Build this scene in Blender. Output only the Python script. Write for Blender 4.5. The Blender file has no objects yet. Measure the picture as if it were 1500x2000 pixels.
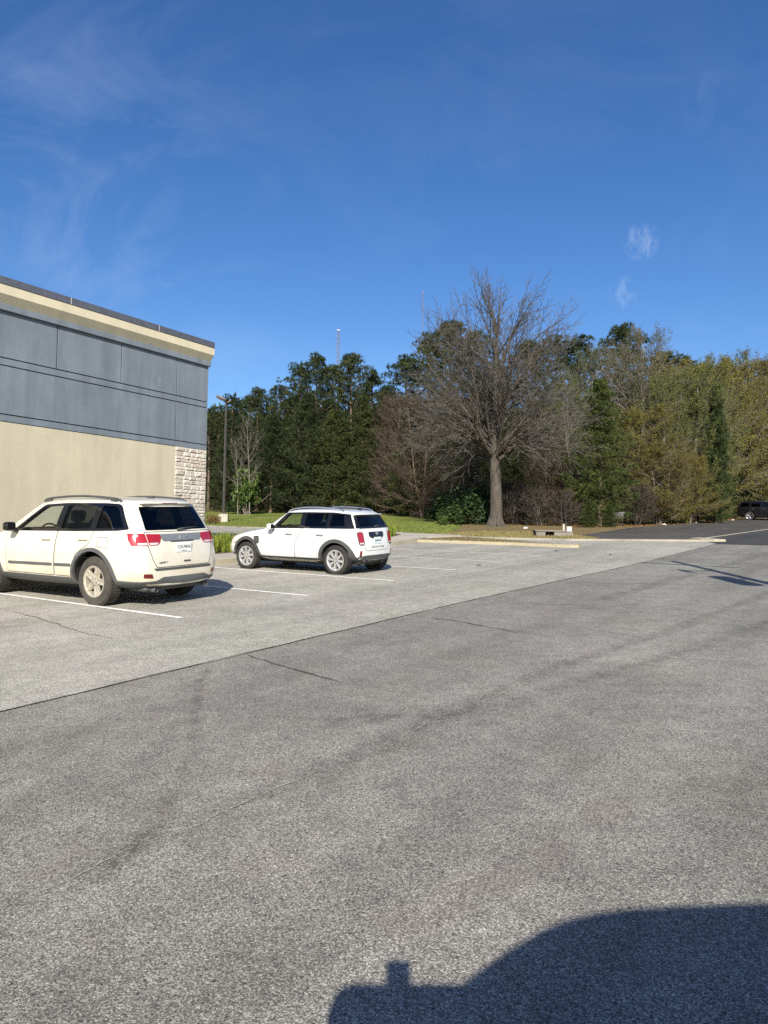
import bpy, bmesh, math, random
import numpy as np
from mathutils import Vector, Matrix, geometry
from mathutils.bvhtree import BVHTree
R = math.radians
scene = bpy.context.scene
COL = scene.collection

# ------------------------------------------------------------------ camera
CAM_H = 1.6385
PITCH, ROLL = 0.0355, 0.0154
cam_d = bpy.data.cameras.new("camera")
cam = bpy.data.objects.new("camera", cam_d); COL.objects.link(cam)
fw = Vector((0, math.cos(PITCH), math.sin(PITCH))); up0 = Vector((0, -math.sin(PITCH), math.cos(PITCH))); rt0 = Vector((1, 0, 0))
rt = rt0 * math.cos(ROLL) + up0 * math.sin(ROLL); up = up0 * math.cos(ROLL) - rt0 * math.sin(ROLL)
M = Matrix((rt, up, -fw)).transposed().to_4x4(); M.translation = (0, 0, CAM_H)
cam.matrix_world = M
cam_d.sensor_fit = 'HORIZONTAL'; cam_d.sensor_width = 36.0; cam_d.lens = 36.0 * 1384.5 / 1500
cam_d.clip_start = 0.02; cam_d.clip_end = 6000
scene.camera = cam

# ------------------------------------------------------------------ light, sky, exposure
SUN_EL, SUN_AZ = R(31.0), R(180 + 1.5)         # azimuth clockwise from +Y
sun_dir = Vector((math.sin(SUN_AZ) * math.cos(SUN_EL), math.cos(SUN_AZ) * math.cos(SUN_EL), math.sin(SUN_EL)))
sd = bpy.data.lights.new("sun", 'SUN'); sd.energy = 5.0; sd.angle = R(0.53); sd.color = (1.0, 0.935, 0.815)
so = bpy.data.objects.new("sun", sd); COL.objects.link(so)
so.rotation_euler = (-sun_dir).to_track_quat('-Z', 'Y').to_euler()
so.location = (0, -20, 30)
scene.view_settings.view_transform = 'Standard'; scene.view_settings.look = 'None'
scene.view_settings.gamma = 1.0; scene.view_settings.use_curve_mapping = False
scene.view_settings.exposure = 0.60
scene.cycles.use_denoising = False

world = bpy.data.worlds.new("World"); scene.world = world; world.use_nodes = True
nt = world.node_tree; nt.nodes.clear()
def wn(t, **k):
    n = nt.nodes.new(t)
    for a, v in k.items(): setattr(n, a, v)
    return n
def wl(a, b): nt.links.new(a, b)
def wmath(op, a, b=None):
    n = wn('ShaderNodeMath', operation=op)
    for i, v in enumerate((a, b)):
        if v is None: continue
        if isinstance(v, (int, float)): n.inputs[i].default_value = v
        else: wl(v, n.inputs[i])
    return n.outputs[0]
out = wn('ShaderNodeOutputWorld'); bg = wn('ShaderNodeBackground'); wl(bg.outputs[0], out.inputs[0])
sky = wn('ShaderNodeTexSky', sky_type='NISHITA'); sky.sun_disc = False
sky.sun_elevation = SUN_EL; sky.sun_rotation = SUN_AZ
sky.altitude = 250; sky.air_density = 1.0; sky.dust_density = 1.1; sky.ozone_density = 3.0
hs = wn('ShaderNodeHueSaturation'); hs.inputs['Saturation'].default_value = 1.26; hs.inputs['Hue'].default_value = 0.509
hs.inputs['Value'].default_value = 1.0
wl(sky.outputs[0], hs.inputs['Color'])
tc = wn('ShaderNodeTexCoord')
# thin cirrus: stretched noise over the dome, denser to the left, and two small wisps on the right
mp = wn('ShaderNodeMapping'); mp.inputs['Rotation'].default_value = (0.3, 0.5, 0.4); mp.inputs['Scale'].default_value = (2.2, 5.5, 4.0)
wl(tc.outputs['Generated'], mp.inputs[0])
n1 = wn('ShaderNodeTexNoise'); n1.inputs['Scale'].default_value = 1.6; n1.inputs['Detail'].default_value = 9; n1.inputs['Roughness'].default_value = 0.62; n1.inputs['Distortion'].default_value = 0.9
wl(mp.outputs[0], n1.inputs['Vector'])
r1 = wn('ShaderNodeMapRange'); r1.inputs[1].default_value = 0.46; r1.inputs[2].default_value = 0.82
wl(n1.outputs[0], r1.inputs[0])
def blob(d, lo):
    v = wn('ShaderNodeVectorMath', operation='DOT_PRODUCT'); wl(tc.outputs['Generated'], v.inputs[0]); v.inputs[1].default_value = Vector(d).normalized()
    m = wn('ShaderNodeMapRange', interpolation_type='SMOOTHSTEP'); m.inputs[1].default_value = lo; m.inputs[2].default_value = 1.0; wl(v.outputs['Value'], m.inputs[0])
    return m.outputs[0]
left = blob((-0.72, 1, 0.68), 0.93)
leftlow = blob((-0.42, 1, 0.33), 0.94)
mpw = wn('ShaderNodeMapping'); mpw.inputs['Scale'].default_value = (9, 9, 4.5); mpw.inputs['Rotation'].default_value = (0, 0.5, 0)
wl(tc.outputs['Generated'], mpw.inputs[0])
n2 = wn('ShaderNodeTexNoise'); n2.inputs['Scale'].default_value = 5; n2.inputs['Detail'].default_value = 8; n2.inputs['Roughness'].default_value = 0.65; n2.inputs['Distortion'].default_value = 0.35
wl(mpw.outputs[0], n2.inputs['Vector'])
r2 = wn('ShaderNodeMapRange'); r2.inputs[1].default_value = 0.44; r2.inputs[2].default_value = 0.72; wl(n2.outputs[0], r2.inputs[0])
w1 = blob((0.362, 1, 0.428), 0.99968); w1b = blob((0.354, 1, 0.395), 0.9996); w2 = blob((0.337, 1, 0.352), 0.9997); w3 = blob((0.445, 1, 0.63), 0.9994)
wsum = wmath('MULTIPLY', wmath('MULTIPLY', wmath('ADD', wmath('ADD', w1, wmath('MULTIPLY', w1b, .0)), wmath('ADD', wmath('MULTIPLY', w2, 0.75), wmath('MULTIPLY', w3, 0.12))), r2.outputs[0]), 0.36)
veil = wmath('ADD', wmath('MULTIPLY', left, 0.065), wmath('ADD', wmath('MULTIPLY', leftlow, 0.08), 0.04))
cl = wmath('ADD', wmath('MULTIPLY', r1.outputs[0], veil), wsum)
cl = wmath('MINIMUM', cl, 0.7)
mx = wn('ShaderNodeMix', data_type='RGBA'); wl(cl, mx.inputs[0]); wl(hs.outputs[0], mx.inputs[6]); mx.inputs[7].default_value = (6.2, 7.0, 8.2, 1)
wl(mx.outputs[2], bg.inputs[0]); bg.inputs[1].default_value = 0.098

# ------------------------------------------------------------------ place frame
TH = 0.588
U = Vector((math.sin(TH), math.cos(TH), 0)); N = Vector((-U.y, U.x, 0))      # along the lane / towards the building
GX, GY = 0.0132, 0.0489
def sstep(a, b, x):
    t = min(max((x - a) / (b - a), 0), 1); return t * t * (3 - 2 * t)
def zg(x, y):
    """height of the sloping ground"""
    yy = min(y, 130.0); xx = max(min(x, 150.0), -150.0); yy = max(yy, -60)
    z = GX * xx + GY * yy
    b = max(0.0, min(y, 95) - 50) * 0.017 * (1 - sstep(0, 9, x))
    return z + b
def P(s, t, dz=0.0):
    q = U * s + N * t
    return Vector((q.x, q.y, zg(q.x, q.y) + dz))
UPN = Vector((-GX, -GY, 1)).normalized()

# ------------------------------------------------------------------ object helpers
def tag(o, label=None, cat=None, group=None, kind=None):
    if label: o['label'] = label
    if cat: o['category'] = cat
    if group: o['group'] = group
    if kind: o['kind'] = kind
    return o
def empty(name, loc=(0, 0, 0), rz=0.0):
    o = bpy.data.objects.new(name, None); COL.objects.link(o); o.empty_display_size = 0.3
    o.location = loc; o.rotation_euler = (0, 0, rz); return o
class MB:
    def __init__(s): s.v = []; s.f = []; s.m = []
    def add(s, vs, fs, mi=0):
        b = len(s.v); s.v.extend([tuple(q) for q in vs]); s.f.extend([tuple(i + b for i in f) for f in fs]); s.m.extend([mi] * len(fs)); return b
    def box(s, a, b, mi=0, M=None):
        x0, y0, z0 = a; x1, y1, z1 = b
        vs = [Vector(q) for q in ((x0, y0, z0), (x1, y0, z0), (x1, y1, z0), (x0, y1, z0), (x0, y0, z1), (x1, y0, z1), (x1, y1, z1), (x0, y1, z1))]
        if M is not None: vs = [M @ q for q in vs]
        s.add(vs, [(0, 3, 2, 1), (4, 5, 6, 7), (0, 1, 5, 4), (1, 2, 6, 5), (2, 3, 7, 6), (3, 0, 4, 7)], mi)
    def rbox(s, a, b, r, mi=0, M=None, seg=2):
        bm = bmesh.new(); bmesh.ops.create_cube(bm, size=1)
        a = Vector(a); b = Vector(b)
        for q in bm.verts: q.co = Vector((a[i] + (q.co[i] + .5) * (b[i] - a[i]) for i in range(3)))
        bmesh.ops.bevel(bm, geom=bm.edges[:], offset=r, segments=seg, affect='EDGES', profile=0.5)
        bm.verts.index_update()
        vs = [(M @ q.co if M is not None else q.co.copy()) for q in bm.verts]
        s.add(vs, [[q.index for q in f.verts] for f in bm.faces], mi); bm.free()
    def tube(s, pts, rad, n=6, mi=0, cap=True):
        pts = [Vector(q) for q in pts]
        if isinstance(rad, (int, float)): rad = [rad] * len(pts)
        b0 = len(s.v); prev = None
        for i, q in enumerate(pts):
            t = (pts[min(i + 1, len(pts) - 1)] - pts[max(i - 1, 0)]); t = t.normalized() if t.length > 1e-9 else Vector((0, 0, 1))
            a = prev if prev is not None else (Vector((0, 0, 1)) if abs(t.z) < .9 else Vector((1, 0, 0)))
            x = (a - t * a.dot(t)); x = x.normalized() if x.length > 1e-6 else t.orthogonal().normalized()
            y = t.cross(x); prev = x
            for k in range(n):
                an = 2 * math.pi * k / n; w = q + (x * math.cos(an) + y * math.sin(an)) * rad[i]; s.v.append((w.x, w.y, w.z))
        for i in range(len(pts) - 1):
            for k in range(n):
                k2 = (k + 1) % n; s.f.append((b0 + i * n + k, b0 + i * n + k2, b0 + (i + 1) * n + k2, b0 + (i + 1) * n + k)); s.m.append(mi)
        if cap:
            s.f.append(tuple(b0 + k for k in range(n - 1, -1, -1))); s.m.append(mi)
            e = b0 + (len(pts) - 1) * n; s.f.append(tuple(e + k for k in range(n))); s.m.append(mi)
    def lathe(s, prof, n=32, mi=0, axis='Y', c=(0, 0, 0)):
        """profile of (axial, radius)"""
        b0 = len(s.v)
        for a, r in prof:
            for k in range(n):
                an = 2 * math.pi * k / n; p, q = r * math.cos(an), r * math.sin(an)
                s.v.append((c[0] + p, c[1] + a, c[2] + q) if axis == 'Y' else (c[0] + p, c[1] + q, c[2] + a))
        for i in range(len(prof) - 1):
            for k in range(n):
                k2 = (k + 1) % n; s.f.append((b0 + i * n + k, b0 + (i + 1) * n + k, b0 + (i + 1) * n + k2, b0 + i * n + k2)); s.m.append(mi)
    def mesh(s, name, mats, smooth=False, sharp=None):
        me = bpy.data.meshes.new(name); me.from_pydata(s.v, [], s.f); 
        for m in (mats if isinstance(mats, (list, tuple)) else [mats]): me.materials.append(m)
        me.polygons.foreach_set('material_index', s.m)
        if smooth:
            me.polygons.foreach_set('use_smooth', [True] * len(s.f))
            if sharp: me.set_sharp_from_angle(angle=R(sharp))
        me.update(); return me
    def build(s, name, mats, parent=None, smooth=False, sharp=None):
        o = bpy.data.objects.new(name, s.mesh(name, mats, smooth, sharp)); COL.objects.link(o)
        if parent is not None: o.parent = parent
        return o

# ------------------------------------------------------------------ materials
class Mat:
    def __init__(s, name, rough=0.6, metallic=0.0, spec=0.5):
        s.m = bpy.data.materials.new(name); s.m.use_nodes = True; s.nt = s.m.node_tree; s.b = s.nt.nodes['Principled BSDF']
        s.b.inputs['Roughness'].default_value = rough; s.b.inputs['Metallic'].default_value = metallic; s.b.inputs['Specular IOR Level'].default_value = spec
        s._tc = None
    def n(s, t, **k):
        q = s.nt.nodes.new(t)
        for a, v in k.items(): setattr(q, a, v)
        return q
    def l(s, a, b): s.nt.links.new(a, b)
    def co(s, kind='Object', scale=None, rot=None):
        if s._tc is None: s._tc = s.n('ShaderNodeTexCoord')
        o = s._tc.outputs[kind]
        if scale is not None or rot is not None:
            mp = s.n('ShaderNodeMapping'); s.l(o, mp.inputs[0])
            if scale is not None: mp.inputs['Scale'].default_value = scale
            if rot is not None: mp.inputs['Rotation'].default_value = rot
            o = mp.outputs[0]
        return o
    def noise(s, scale, detail=4, rough=0.5, vec=None, dist=0.0):
        q = s.n('ShaderNodeTexNoise'); q.inputs['Scale'].default_value = scale; q.inputs['Detail'].default_value = detail
        q.inputs['Roughness'].default_value = rough; q.inputs['Distortion'].default_value = dist
        s.l(vec if vec is not None else s.co(), q.inputs['Vector']); return q.outputs[0]
    def voro(s, scale, vec=None, feature='F1', out='Distance', rnd=1.0):
        q = s.n('ShaderNodeTexVoronoi', feature=feature); q.inputs['Scale'].default_value = scale; q.inputs['Randomness'].default_value = rnd
        s.l(vec if vec is not None else s.co(), q.inputs['Vector']); return q.outputs[out]
    def ramp(s, fac, stops, interp='LINEAR'):
        q = s.n('ShaderNodeValToRGB'); q.color_ramp.interpolation = interp
        e = q.color_ramp.elements
        while len(e) < len(stops): e.new(0.5)
        for i, (p, c) in enumerate(stops):
            e[i].position = p; e[i].color = (c, c, c, 1) if isinstance(c, (int, float)) else (*c, 1)
        s.l(fac, q.inputs[0]); return q.outputs[0]
    def mix(s, fac, a, b, blend='MIX'):
        q = s.n('ShaderNodeMix', data_type='RGBA', blend_type=blend)
        for i, v in ((0, fac), (6, a), (7, b)):
            if isinstance(v, (int, float)): q.inputs[i].default_value = v if i == 0 else (v, v, v, 1)
            elif isinstance(v, tuple): q.inputs[i].default_value = (*v, 1)
            else: s.l(v, q.inputs[i])
        return q.outputs[2]
    def math(s, op, a, b=None, clamp=False):
        q = s.n('ShaderNodeMath', operation=op, use_clamp=clamp)
        for i, v in enumerate((a, b)):
            if v is None: continue
            if isinstance(v, (int, float)): q.inputs[i].default_value = v
            else: s.l(v, q.inputs[i])
        return q.outputs[0]
    def sep(s, vec):
        q = s.n('ShaderNodeSeparateXYZ'); s.l(vec, q.inputs[0]); return q.outputs
    def island(s):
        return s.n('ShaderNodeNewGeometry').outputs['Random Per Island']
    def objrand(s):
        return s.n('ShaderNodeObjectInfo').outputs['Random']
    def color(s, c):
        if isinstance(c, tuple): s.b.inputs['Base Color'].default_value = (*c, 1)
        else: s.l(c, s.b.inputs['Base Color'])
        return s
    def rough(s, v): s.l(v, s.b.inputs['Roughness']); return s
    def bump(s, h, strength=0.3, dist=0.01):
        q = s.n('ShaderNodeBump'); q.inputs['Strength'].default_value = strength; q.inputs['Distance'].default_value = dist
        s.l(h, q.inputs['Height']); s.l(q.outputs[0], s.b.inputs['Normal']); return s

def asphalt(name, dark, mid, light, cell=95, stain=(0.75, 1.12), warm=(1.015, .993, .93), rough=0.85, speck=1.0):
    m = Mat(name, rough, spec=0.35)
    o = m.co()
    st = m.voro(cell, o, out='Color'); stv = m.sep(st)[0]
    c = m.ramp(stv, [(0.0, dark), (0.28, tuple(a * .62 + b * .38 for a, b in zip(dark, mid))), (0.62, mid), (0.9, tuple(a * .55 + b * .45 for a, b in zip(mid, light))), (1.0, light)])
    big = m.noise(cell * .30, 3, 0.6, o)
    c = m.mix(0.45 * speck, c, m.ramp(big, [(0.30, .62), (0.5, 1.0), (0.72, 1.35)]), 'MULTIPLY')
    vc = m.sep(m.voro(cell * .11, o, out='Color'))[0]; hole = m.voro(cell * .11, o)      # scattered dark stones and pits
    c = m.mix(m.math('MULTIPLY', m.ramp(hole, [(0.10, 0.8), (0.20, 0.0)]), m.ramp(vc, [(.45, 0.0), (.62, 1.0)])), c, tuple(q * .45 for q in dark))
    vl = m.sep(m.voro(cell * .33, o, out='Color'))[1]; chip = m.voro(cell * .33, o)         # pale stone chips
    c = m.mix(m.math('MULTIPLY', m.ramp(chip, [(0.16, 0.8), (0.26, 0.0)]), m.ramp(vl, [(.60, 0.0), (.72, 1.0)])), c, tuple(min(.8, q * 1.15) for q in light))
    c = m.mix(1.0, c, m.ramp(m.noise(.75, 4, .6, o, .6), [(.34, (1.025, .975, .985)), (.5, (1, 1, 1)), (.66, (.995, 1.005, .96))]), 'MULTIPLY')
    c = m.mix(1.0, c, m.ramp(m.noise(4.5, 6, .72, o), [(.30, .80), (.5, 1.0), (.70, 1.17)]), 'MULTIPLY')
    # long streaks along the lane and blotches
    al = m.co(scale=(1, 1, 1), rot=(0, 0, TH))
    mp = m.n('ShaderNodeMapping'); mp.inputs['Scale'].default_value = (1.0, 0.07, 1); m.l(al, mp.inputs[0])
    sk = m.noise(0.9, 5, 0.6, mp.outputs[0]); bl = m.noise(0.42, 7, 0.68, o, 0.4)
    c = m.mix(1.0, c, m.ramp(sk, [(0.3, stain[0]), (0.5, 1.0), (0.72, stain[1])]), 'MULTIPLY')
    c = m.mix(1.0, c, m.ramp(bl, [(0.32, stain[0] + .06), (0.5, 1.0), (0.7, stain[1])]), 'MULTIPLY')
    c = m.mix(1.0, c, warm, 'MULTIPLY')
    m.color(c)
    hgt = m.math('ADD', m.math('MULTIPLY', m.voro(cell, o), -0.6), m.math('MULTIPLY', big, 0.25))
    m.bump(hgt, 0.35, 0.008)
    return m.m
def simple(name, c, rough=0.6, metallic=0.0, spec=0.5, var=0.0, scale=6, coat=0.0):
    m = Mat(name, rough, metallic, spec)
    if var:
        c2 = m.mix(1.0, c, m.ramp(m.noise(scale, 5, .6), [(0.3, 1 - var), (0.7, 1 + var)]), 'MULTIPLY'); m.color(c2)
    else: m.color(c)
    if coat: m.b.inputs['Coat Weight'].default_value = coat; m.b.inputs['Coat Roughness'].default_value = 0.04
    return m.m
def concrete(name, c, var=0.22):
    m = Mat(name, 0.9, spec=0.25)
    q = m.mix(1.0, c, m.ramp(m.noise(0.8, 8, .68), [(0.28, 1 - var), (0.5, 1.0), (0.74, 1 + var * .6)]), 'MULTIPLY')
    q = m.mix(0.8, q, m.ramp(m.noise(45, 3, .7), [(0.3, .72), (0.7, 1.2)]), 'MULTIPLY')
    m.color(q); m.bump(m.noise(60, 3, .6), .3, .004); return m.m

# ================================================================== GROUND AND PAVING
M_lane = asphalt('asphalt_lane', (.072, .070, .065), (.218, .214, .200), (.45, .44, .405), cell=185, stain=(.72, 1.2))
M_lot = asphalt('asphalt_lot', (.13, .127, .117), (.355, .345, .315), (.62, .605, .55), cell=165, stain=(.78, 1.14), speck=.7)
M_side = asphalt('asphalt_side', (.022, .021, .020), (.070, .066, .061), (.15, .145, .135), cell=60, stain=(.75, 1.3))
M_street = asphalt('asphalt_street', (.020, .020, .021), (.052, .053, .056), (.11, .11, .115), cell=60, stain=(.8, 1.2))
M_walk = concrete('walk_concrete', (.42, .385, .32))
M_fkerb = concrete('weathered_kerb', (.31, .285, .23), .5)
M_curb = concrete('curb_concrete', (.40, .36, .27), .35)
m = Mat('yellow_curb', .85, spec=.25)                       # worn yellow paint on concrete
m.color(m.mix(m.ramp(m.noise(5.5, 8, .72), [(.50, 0.0), (.60, 1.0)]), (.385, .335, .22), (.30, .27, .215))); m.bump(m.noise(40, 3), .3, .004); M_ycurb = m.m
m = Mat('line_paint', .7, spec=.3)
m.color(m.mix(m.ramp(m.noise(22, 7, .75), [(.46, 0.0), (.66, 1.0)]), (.84, .83, .79), (.48, .47, .44))); M_line = m.m
m = Mat('leaf_litter', .95, spec=.1)
o = m.co()
c = m.ramp(m.noise(.55, 7, .7, o), [(.3, (.12, .068, .036)), (.45, (.20, .125, .065)), (.56, (.17, .15, .07)), (.7, (.23, .17, .10))])
c = m.mix(.75, c, m.ramp(m.voro(9, o, out='Color'), [(0, .45), (.5, 1.0), (1, 1.6)]), 'MULTIPLY'); m.color(c)
m.bump(m.noise(14, 6, .7, o), .8, .06); M_litter = m.m
m = Mat('lawn_grass', .9, spec=.15)
o = m.co()
c = m.ramp(m.noise(.16, 6, .65, o, .5), [(.30, (.105, .155, .024)), (.46, (.150, .190, .038)), (.60, (.205, .205, .060)), (.75, (.28, .24, .095))])
c = m.mix(.7, c, m.ramp(m.noise(6, 8, .75, o), [(.3, .5), (.5, 1.0), (.72, 1.5)]), 'MULTIPLY')
mp = m.co(scale=(.5, .5, .5), rot=(0, 0, -.9)); wv = m.n('ShaderNodeTexWave'); wv.inputs['Scale'].default_value = .32; wv.inputs['Distortion'].default_value = 2.5; m.l(mp, wv.inputs[0])
c = m.mix(.16, c, m.ramp(wv.outputs[0], [(.2, .6), (.8, 1.3)]), 'MULTIPLY'); m.color(c)
m.bump(m.noise(25, 4, .8, o), 1.0, .05); M_lawn = m.m

def drape(name, xs, ys, mat, dz, inside=None):
    mb = MB(); idx = {}
    for i, x in enumerate(xs):
        for j, y in enumerate(ys):
            idx[i, j] = len(mb.v); mb.v.append((x, y, zg(x, y) + dz))
    for i in range(len(xs) - 1):
        for j in range(len(ys) - 1):
            cx, cy = (xs[i] + xs[i + 1]) / 2, (ys[j] + ys[j + 1]) / 2
            if inside and not inside(cx, cy): continue
            mb.f.append((idx[i, j], idx[i + 1, j], idx[i + 1, j + 1], idx[i, j + 1])); mb.m.append(0)
    return mb.build(name, mat, smooth=True)
def rng(a, b, n): return [a + (b - a) * i / n for i in range(n + 1)]
gxs = [-3000, -900, -400, -200] + rng(-150, 150, 150) + [200, 400, 900, 3000]
gys = [-2500, -700, -250, -120] + rng(-60, 130, 95) + [170, 300, 700, 3000]
tag(drape('ground', gxs, gys, M_litter, 0.0), kind='structure')

def pip(x, y, poly):
    r = False; j = len(poly) - 1
    for i in range(len(poly)):
        if (poly[i][1] > y) != (poly[j][1] > y) and x < (poly[j][0] - poly[i][0]) * (y - poly[i][1]) / (poly[j][1] - poly[i][1]) + poly[i][0]: r = not r
        j = i
    return r
def cdt(outer, holes=(), step=1.0):
    """triangulate a 2-D outline with inner grid points"""
    vs = []; es = []
    for lp in [outer] + list(holes):
        b = len(vs); n = len(lp); vs += [Vector(q) for q in lp]; es += [(b + i, b + (i + 1) % n) for i in range(n)]
    x0 = min(q[0] for q in outer); x1 = max(q[0] for q in outer); y0 = min(q[1] for q in outer); y1 = max(q[1] for q in outer)
    if step:
        x = x0 + step * .5
        while x < x1:
            y = y0 + step * .5
            while y < y1:
                if pip(x, y, outer) and not any(pip(x, y, h) for h in holes): vs.append(Vector((x, y)))
                y += step
            x += step
    V2, E2, F2, *_ = geometry.delaunay_2d_cdt(vs, es, [], 0, 1e-6)
    F = []
    for f in F2:
        cx = sum(V2[i][0] for i in f) / len(f); cy = sum(V2[i][1] for i in f) / len(f)
        if pip(cx, cy, outer) and not any(pip(cx, cy, h) for h in holes): F.append(tuple(f))
    return V2, F
def sheet(name, st, mat, dz, step=4.0):
    """flat paving laid on the slope; outline in lane coordinates (s,t)"""
    V2, F = cdt([(a, b) for a, b in st], step=step)
    mb = MB(); mb.add([P(q[0], q[1], dz) for q in V2], F)
    o = mb.build(name, mat); return tag(o, kind='structure')
def slab(name, st, mat, dz, skirt=0.2, step=3.0):
    V2, F = cdt([(a, b) for a, b in st], step=step)
    mb = MB(); mb.add([P(q[0], q[1], dz) for q in V2], F)
    n = len(st); b = len(mb.v)
    for a, c in st: mb.v.append(tuple(P(a, c, dz)))
    for a, c in st: mb.v.append(tuple(P(a, c, dz - skirt)))
    for i in range(n):
        j = (i + 1) % n; mb.f.append((b + i, b + n + i, b + n + j, b + j)); mb.m.append(0)
    o = mb.build(name, mat); return tag(o, kind='structure')
def strip_poly(pts, w0, w1):
    """band left/right of a polyline in (s,t): returns closed outline"""
    A = []; B = []
    for i, q in enumerate(pts):
        d = Vector(pts[min(i + 1, len(pts) - 1)]) - Vector(pts[max(i - 1, 0)]); d.normalize(); nn = Vector((-d.y, d.x))
        A.append(tuple(Vector(q) + nn * w0)); B.append(tuple(Vector(q) + nn * w1))
    return A + B[::-1]

far_curb = [(36.0, 60.0), (32.6, 36.0), (32.3, 29.5), (30.6, 20.5), (29.7, 17.0), (29.2, 13.5), (29.9, 10.3), (31.2, 7.9), (32.7, 5.0)]
seam = [(-40, 5.5), (2.97, 5.52), (9.7, 5.4), (20.6, 4.85), (30.9, 4.66)]
sheet('lane', [(-60, -34), (31.3, -34), (31.2, 2.5), (30.9, 5.2), (30, 8), (-60, 8)], M_lane, .006, 5)
sheet('parking_lot', seam + [(32.7, 5.0)] + far_curb[::-1][1:] + [(-40, 60)], M_lot, .012, 5)
sheet('side_lot', [(31.5, 9.4), (33.2, 6.0), (34.9, 5.95), (50.5, 4.6), (98, -1.0), (98, 9), (76, 9.7), (68, 11.1), (49, 12.5), (38.7, 11.8), (35.1, 11.6), (32.2, 10.2)], M_side, .010, 4)
sheet('side_street', [(30.9, 4.6), (31.35, 2.9), (33, -34), (110, -34), (110, -2.2), (98, -1.0), (50.5, 4.5), (34.9, 5.85), (33.4, 5.6)], M_street, .014, 4)

# darker tar edge along the paving seam, and the joint line at the side lot
def line(name, pts, w, mat, dz, jag=0.0, step=.35, seed=1, taper=False):
    rr = random.Random(seed); Q = []
    for i in range(len(pts) - 1):
        a, b = Vector(pts[i]), Vector(pts[i + 1]); k = max(1, int((b - a).length / step))
        for j in range(k): Q.append(a.lerp(b, j / k))
    Q.append(Vector(pts[-1])); mb = MB(); n = len(Q); off = 0
    for i, q in enumerate(Q):
        d = Q[min(i + 1, n - 1)] - Q[max(i - 1, 0)]; d.normalize(); nn = Vector((-d.y, d.x)); off = off * .75 + rr.uniform(-jag, jag)
        ww = w * rr.uniform(.4, 1.6) if jag else w
        if taper: ww *= math.sin(math.pi * (i + .3) / (n + .6)) ** .5
        c = q + nn * off
        for sg in (-1, 1): w2 = c + nn * ww * .5 * sg; mb.v.append(tuple(P(w2.x, w2.y, dz)))
    for i in range(n - 1): mb.f.append((2 * i, 2 * i + 2, 2 * i + 3, 2 * i + 1)); mb.m.append(0)
    return tag(mb.build(name, mat), kind='structure')
M_tar = simple('tar_edge', (.075, .073, .068), .9, var=.5, scale=9)
line('paving_joint', seam, .014, M_tar, .016, jag=.012)
line('paving_joint', [(34.9, 5.9), (50.5, 4.55), (98, -1.05)], .22, M_curb, .022)
# cracks, silted crack lines and faint tyre tracks in the lane
M_crack = simple('crack_dust', (.36, .335, .27), .95, var=.4, scale=20)
M_crackd = simple('crack_dark', (.085, .08, .07), .95, var=.4, scale=20)
def worn(name, c, lo, hi, scale=9, fine=70):
    """a worn film: stain colour broken up by noise, clear elsewhere"""
    m = Mat(name, .9, spec=.2); m.color(c); f = m.ramp(m.noise(scale, 6, .75), [(lo, 0.0), (hi, 1.0)])
    f = m.math('MULTIPLY', f, m.ramp(m.noise(fine, 3, .7), [(.38, .1), (.62, 1.0)])); u = m.sep(m.co('UV'))[0]; e = m.math('SUBTRACT', 1.0, m.math('POWER', m.math('ABSOLUTE', m.math('SUBTRACT', m.math('MULTIPLY', u, 2.0), 1.0)), 1.5), clamp=True)
    m.l(m.math('MULTIPLY', m.math('MULTIPLY', f, e), .50), m.b.inputs['Alpha']); return m.m
M_track = worn('tyre_film', (.075, .070, .062), .36, .66, 7); M_trackg = worn('silt_film', (.17, .165, .10), .40, .70, 5); M_pink = worn('clay_film', (.27, .195, .185), .40, .72, 4)
def uvstrip(o):
    me = o.data; uv = me.uv_layers.new(name='UVMap')
    for l in me.loops: uv.data[l.index].uv = (l.vertex_index % 2, (l.vertex_index // 2) * .1)
track = [(-.5, 2.78), (1.55, 2.82), (1.99, 2.87), (2.59, 2.81), (3.15, 2.75), (4.1, 2.66), (5.55, 2.58), (6.99, 2.46), (9.5, 2.02), (14.56, 1.34), (24, .4)]
curve = [(4.9, 5.3), (4.51, 5.0), (3.76, 4.2), (3.29, 3.68), (2.78, 3.23), (2.32, 2.91), (1.9, 2.70)]
for nm, pts, w, mt, dz in (('tyre_track', track, .30, M_track, .0095), ('tyre_track', curve, .13, M_track, .0115), ('tyre_track', [(4.2, 3.3), (5.0, 2.5), (7.8, 1.7), (13, .6)], .34, M_track, .0125), ('tyre_track', [(12, 3.6), (20, 2.9), (29, 2.2)], .45, M_track, .0095), ('tyre_track', [(6, -.6), (14, -1.3), (27, -2)], .5, M_track, .0095),
        ('silt_stain', [(2.3, 2.62), (3.2, 2.58), (4.3, 2.5)], .22, M_trackg, .0135), ('clay_stain', [(1.7, 2.95), (2.5, 3.02), (3.4, 2.98)], .40, M_pink, .0145), ('clay_stain', [(2.3, 1.5), (3.09, 1.23), (3.5, 1.15), (4.06, 1.08)], .28, M_pink, .0105), ('clay_stain', [(5.0, 10.9), (5.1, 9.0)], 1.0, M_pink, .0165), ('silt_stain', [(3.5, 7.0), (4.5, 7.1)], .9, M_crack and worn('pale_film', (.48, .455, .38), .34, .7, 3), .0165)):
    uvstrip(line(nm, pts, w, mt, dz, step=.15))
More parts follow.
